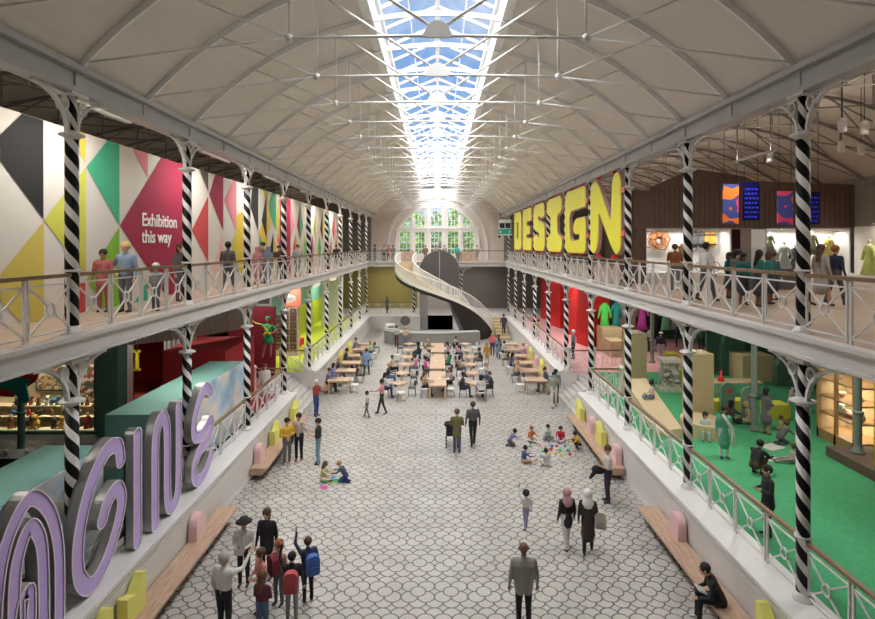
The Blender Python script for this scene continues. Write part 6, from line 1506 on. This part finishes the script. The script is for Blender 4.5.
# thin panel with a lamp beneath; those under the galleries are added fill light
def fitting(nm, x, y, z, w, d, power, lab, col=(1,.93,.84)):
    b = MB(); b.box(-w/2,-d/2,0,w/2,d/2,.06); t = tag(b.build(nm, M_white, None, (x,y,z)), lab, 'ceiling light', 'ceiling light fittings')
    area(nm+'_lamp', (x,y,z-.01), (w,d), power, col=col)
for i, (x, y, p, z) in enumerate([(-8.1,17.5,60,6.1),(-8.4,10,20,6.1),(-12.6,22.8,90,6.1),(-9.4,26.8,60,6.1),(-9.3,33,130,6.1),(-9.3,40,120,6.1),(-9.3,47,120,6.1),(-5,56.5,110,6.1),(4,56.5,70,6.1),
      (9.6,12,70,6.1),(9.8,17.5,90,6.1),(13.5,17,50,6.1),(9.9,23.5,80,6.1),(13.4,23,30,6.1),(15,30,40,6.1),(11,33,150,6.1),(9.2,40,150,6.1),(10,47,120,6.1)]):
    fitting('gallery_fill_light', x, y, z, 1.2, .3, p*1.0, 'slim white fitting added to light the lower gallery, %s on the %s' % (ORD[i if i < 9 else i-9], SIDE[-1 if i < 9 and x < 0 else 1]))
fitting('vitrine_light', -14.2, 20.35, 5.35, 3.2, .1, 180, 'long lamp inside the top of the toy vitrine', (1,.86,.62))
for x0, lab in ((11.0,'hoop'),(16.3,'costume')): fitting('showcase_light', x0, YD+.5, 8.82, 3.4, .1, 55, 'long lamp inside the top of the %s showcase' % lab)
fitting('showcase_light', 18.0, 19.5, 9.05, .1, 6, 60, 'long lamp over the outer wall dresses')
for z_, n_ in ((4.44,'top'),(3.37,'upper middle'),(2.77,'lower middle'),(2.17,'bottom')): fitting('cabinet_light', 14.35, 18.8, z_, .1, 1.4, 14, 'slim lamp in the %s compartment of the glazed cabinet' % n_, (1,.85,.62))
# pendants added as fill light over the two upper galleries: lamp below and lamp above
for s in (-1, 1):
    for i in range(8):
        y = 6+6.5*i; x = s*(7.75 if s < 0 else 11.0); zz = 11.25
        b = MB(); b.box(-.06,-1.2,0,.06,1.2,.07); t = thing('fill_pendant', 'slim pendant added to light the upper gallery, %s along the %s' % (ORD[i], SIDE[s]), 'pendant lamp', (x,y,zz), 0, 'added fill pendants'); b.build('housing', M_iron, t)
        b = MB(); b.tube([(0,-1,.07),(0,-1,az(x)-zz)], .008, 5); b.tube([(0,1,.07),(0,1,az(x)-zz)], .008, 5); b.build('cable', M_dark, t)
        area('pendant_fill_down', (x,y,zz-.01), (.12,2.4), PEND_FILL*(.62 if s < 0 else .5), col=(1,.95,.88)); area('pendant_fill_up', (x,y,zz+.09), (.12,2.4), PEND_FILL*.35, rot=(pi,0,0), col=(1,.92,.82))
# sun: wide and soft, high over the glazed roof
l = bpy.data.lights.new('sun', 'SUN'); l.energy = SUN_E; l.angle = radians(100); l.color = (1,.965,.92)
o = bpy.data.objects.new('sun', l); C.objects.link(o); o.rotation_euler = (radians(8), radians(-6), 0)
area('skylight_portal', (0,28,16.5), (3.9,64), 1, portal=True); 
o = area('window_portal', (0,60.9,10.0), (9.4,5.6), 1, rot=(radians(-90),0,0), portal=True)
w = bpy.data.worlds.new('sky'); bpy.context.scene.world = w; w.use_nodes = True; N = w.node_tree.nodes; L = w.node_tree.links
bg = N['Background']; tc = N.new('ShaderNodeTexCoord'); no = N.new('ShaderNodeTexNoise'); no.inputs['Scale'].default_value = 2.6; no.inputs['Detail'].default_value = 7
cr = N.new('ShaderNodeValToRGB'); cr.color_ramp.elements[0].position = .42; cr.color_ramp.elements[0].color = (.22,.40,.72,1); cr.color_ramp.elements[1].position = .62; cr.color_ramp.elements[1].color = (.95,.96,1,1)
L.new(tc.outputs['Generated'], no.inputs['Vector']); L.new(no.outputs['Fac'], cr.inputs[0]); L.new(cr.outputs[0], bg.inputs[0]); bg.inputs[1].default_value = SKY_E
# ------------------------------------------------------------------ camera and view
cam = bpy.data.cameras.new('camera'); co = bpy.data.objects.new('camera', cam); C.objects.link(co)
co.location = (0,0,CZ); co.rotation_euler = (radians(90),0,0); cam.sensor_width = 36; cam.lens = F/875*36; cam.shift_y = (HZ-309.5)/875; cam.clip_end = 300; cam.clip_start = .05
sc = bpy.context.scene; sc.camera = co
sc.view_settings.view_transform = 'Standard'; sc.view_settings.look = 'None'; sc.view_settings.gamma = 1; sc.view_settings.exposure = EXPO
sc.cycles.use_denoising = True; sc.cycles.max_bounces = 7; sc.cycles.diffuse_bounces = 5; sc.cycles.glossy_bounces = 2; sc.cycles.transparent_max_bounces = 12; sc.cycles.sample_clamp_indirect = 6
sc.cycles.caustics_reflective = False; sc.cycles.caustics_refractive = False
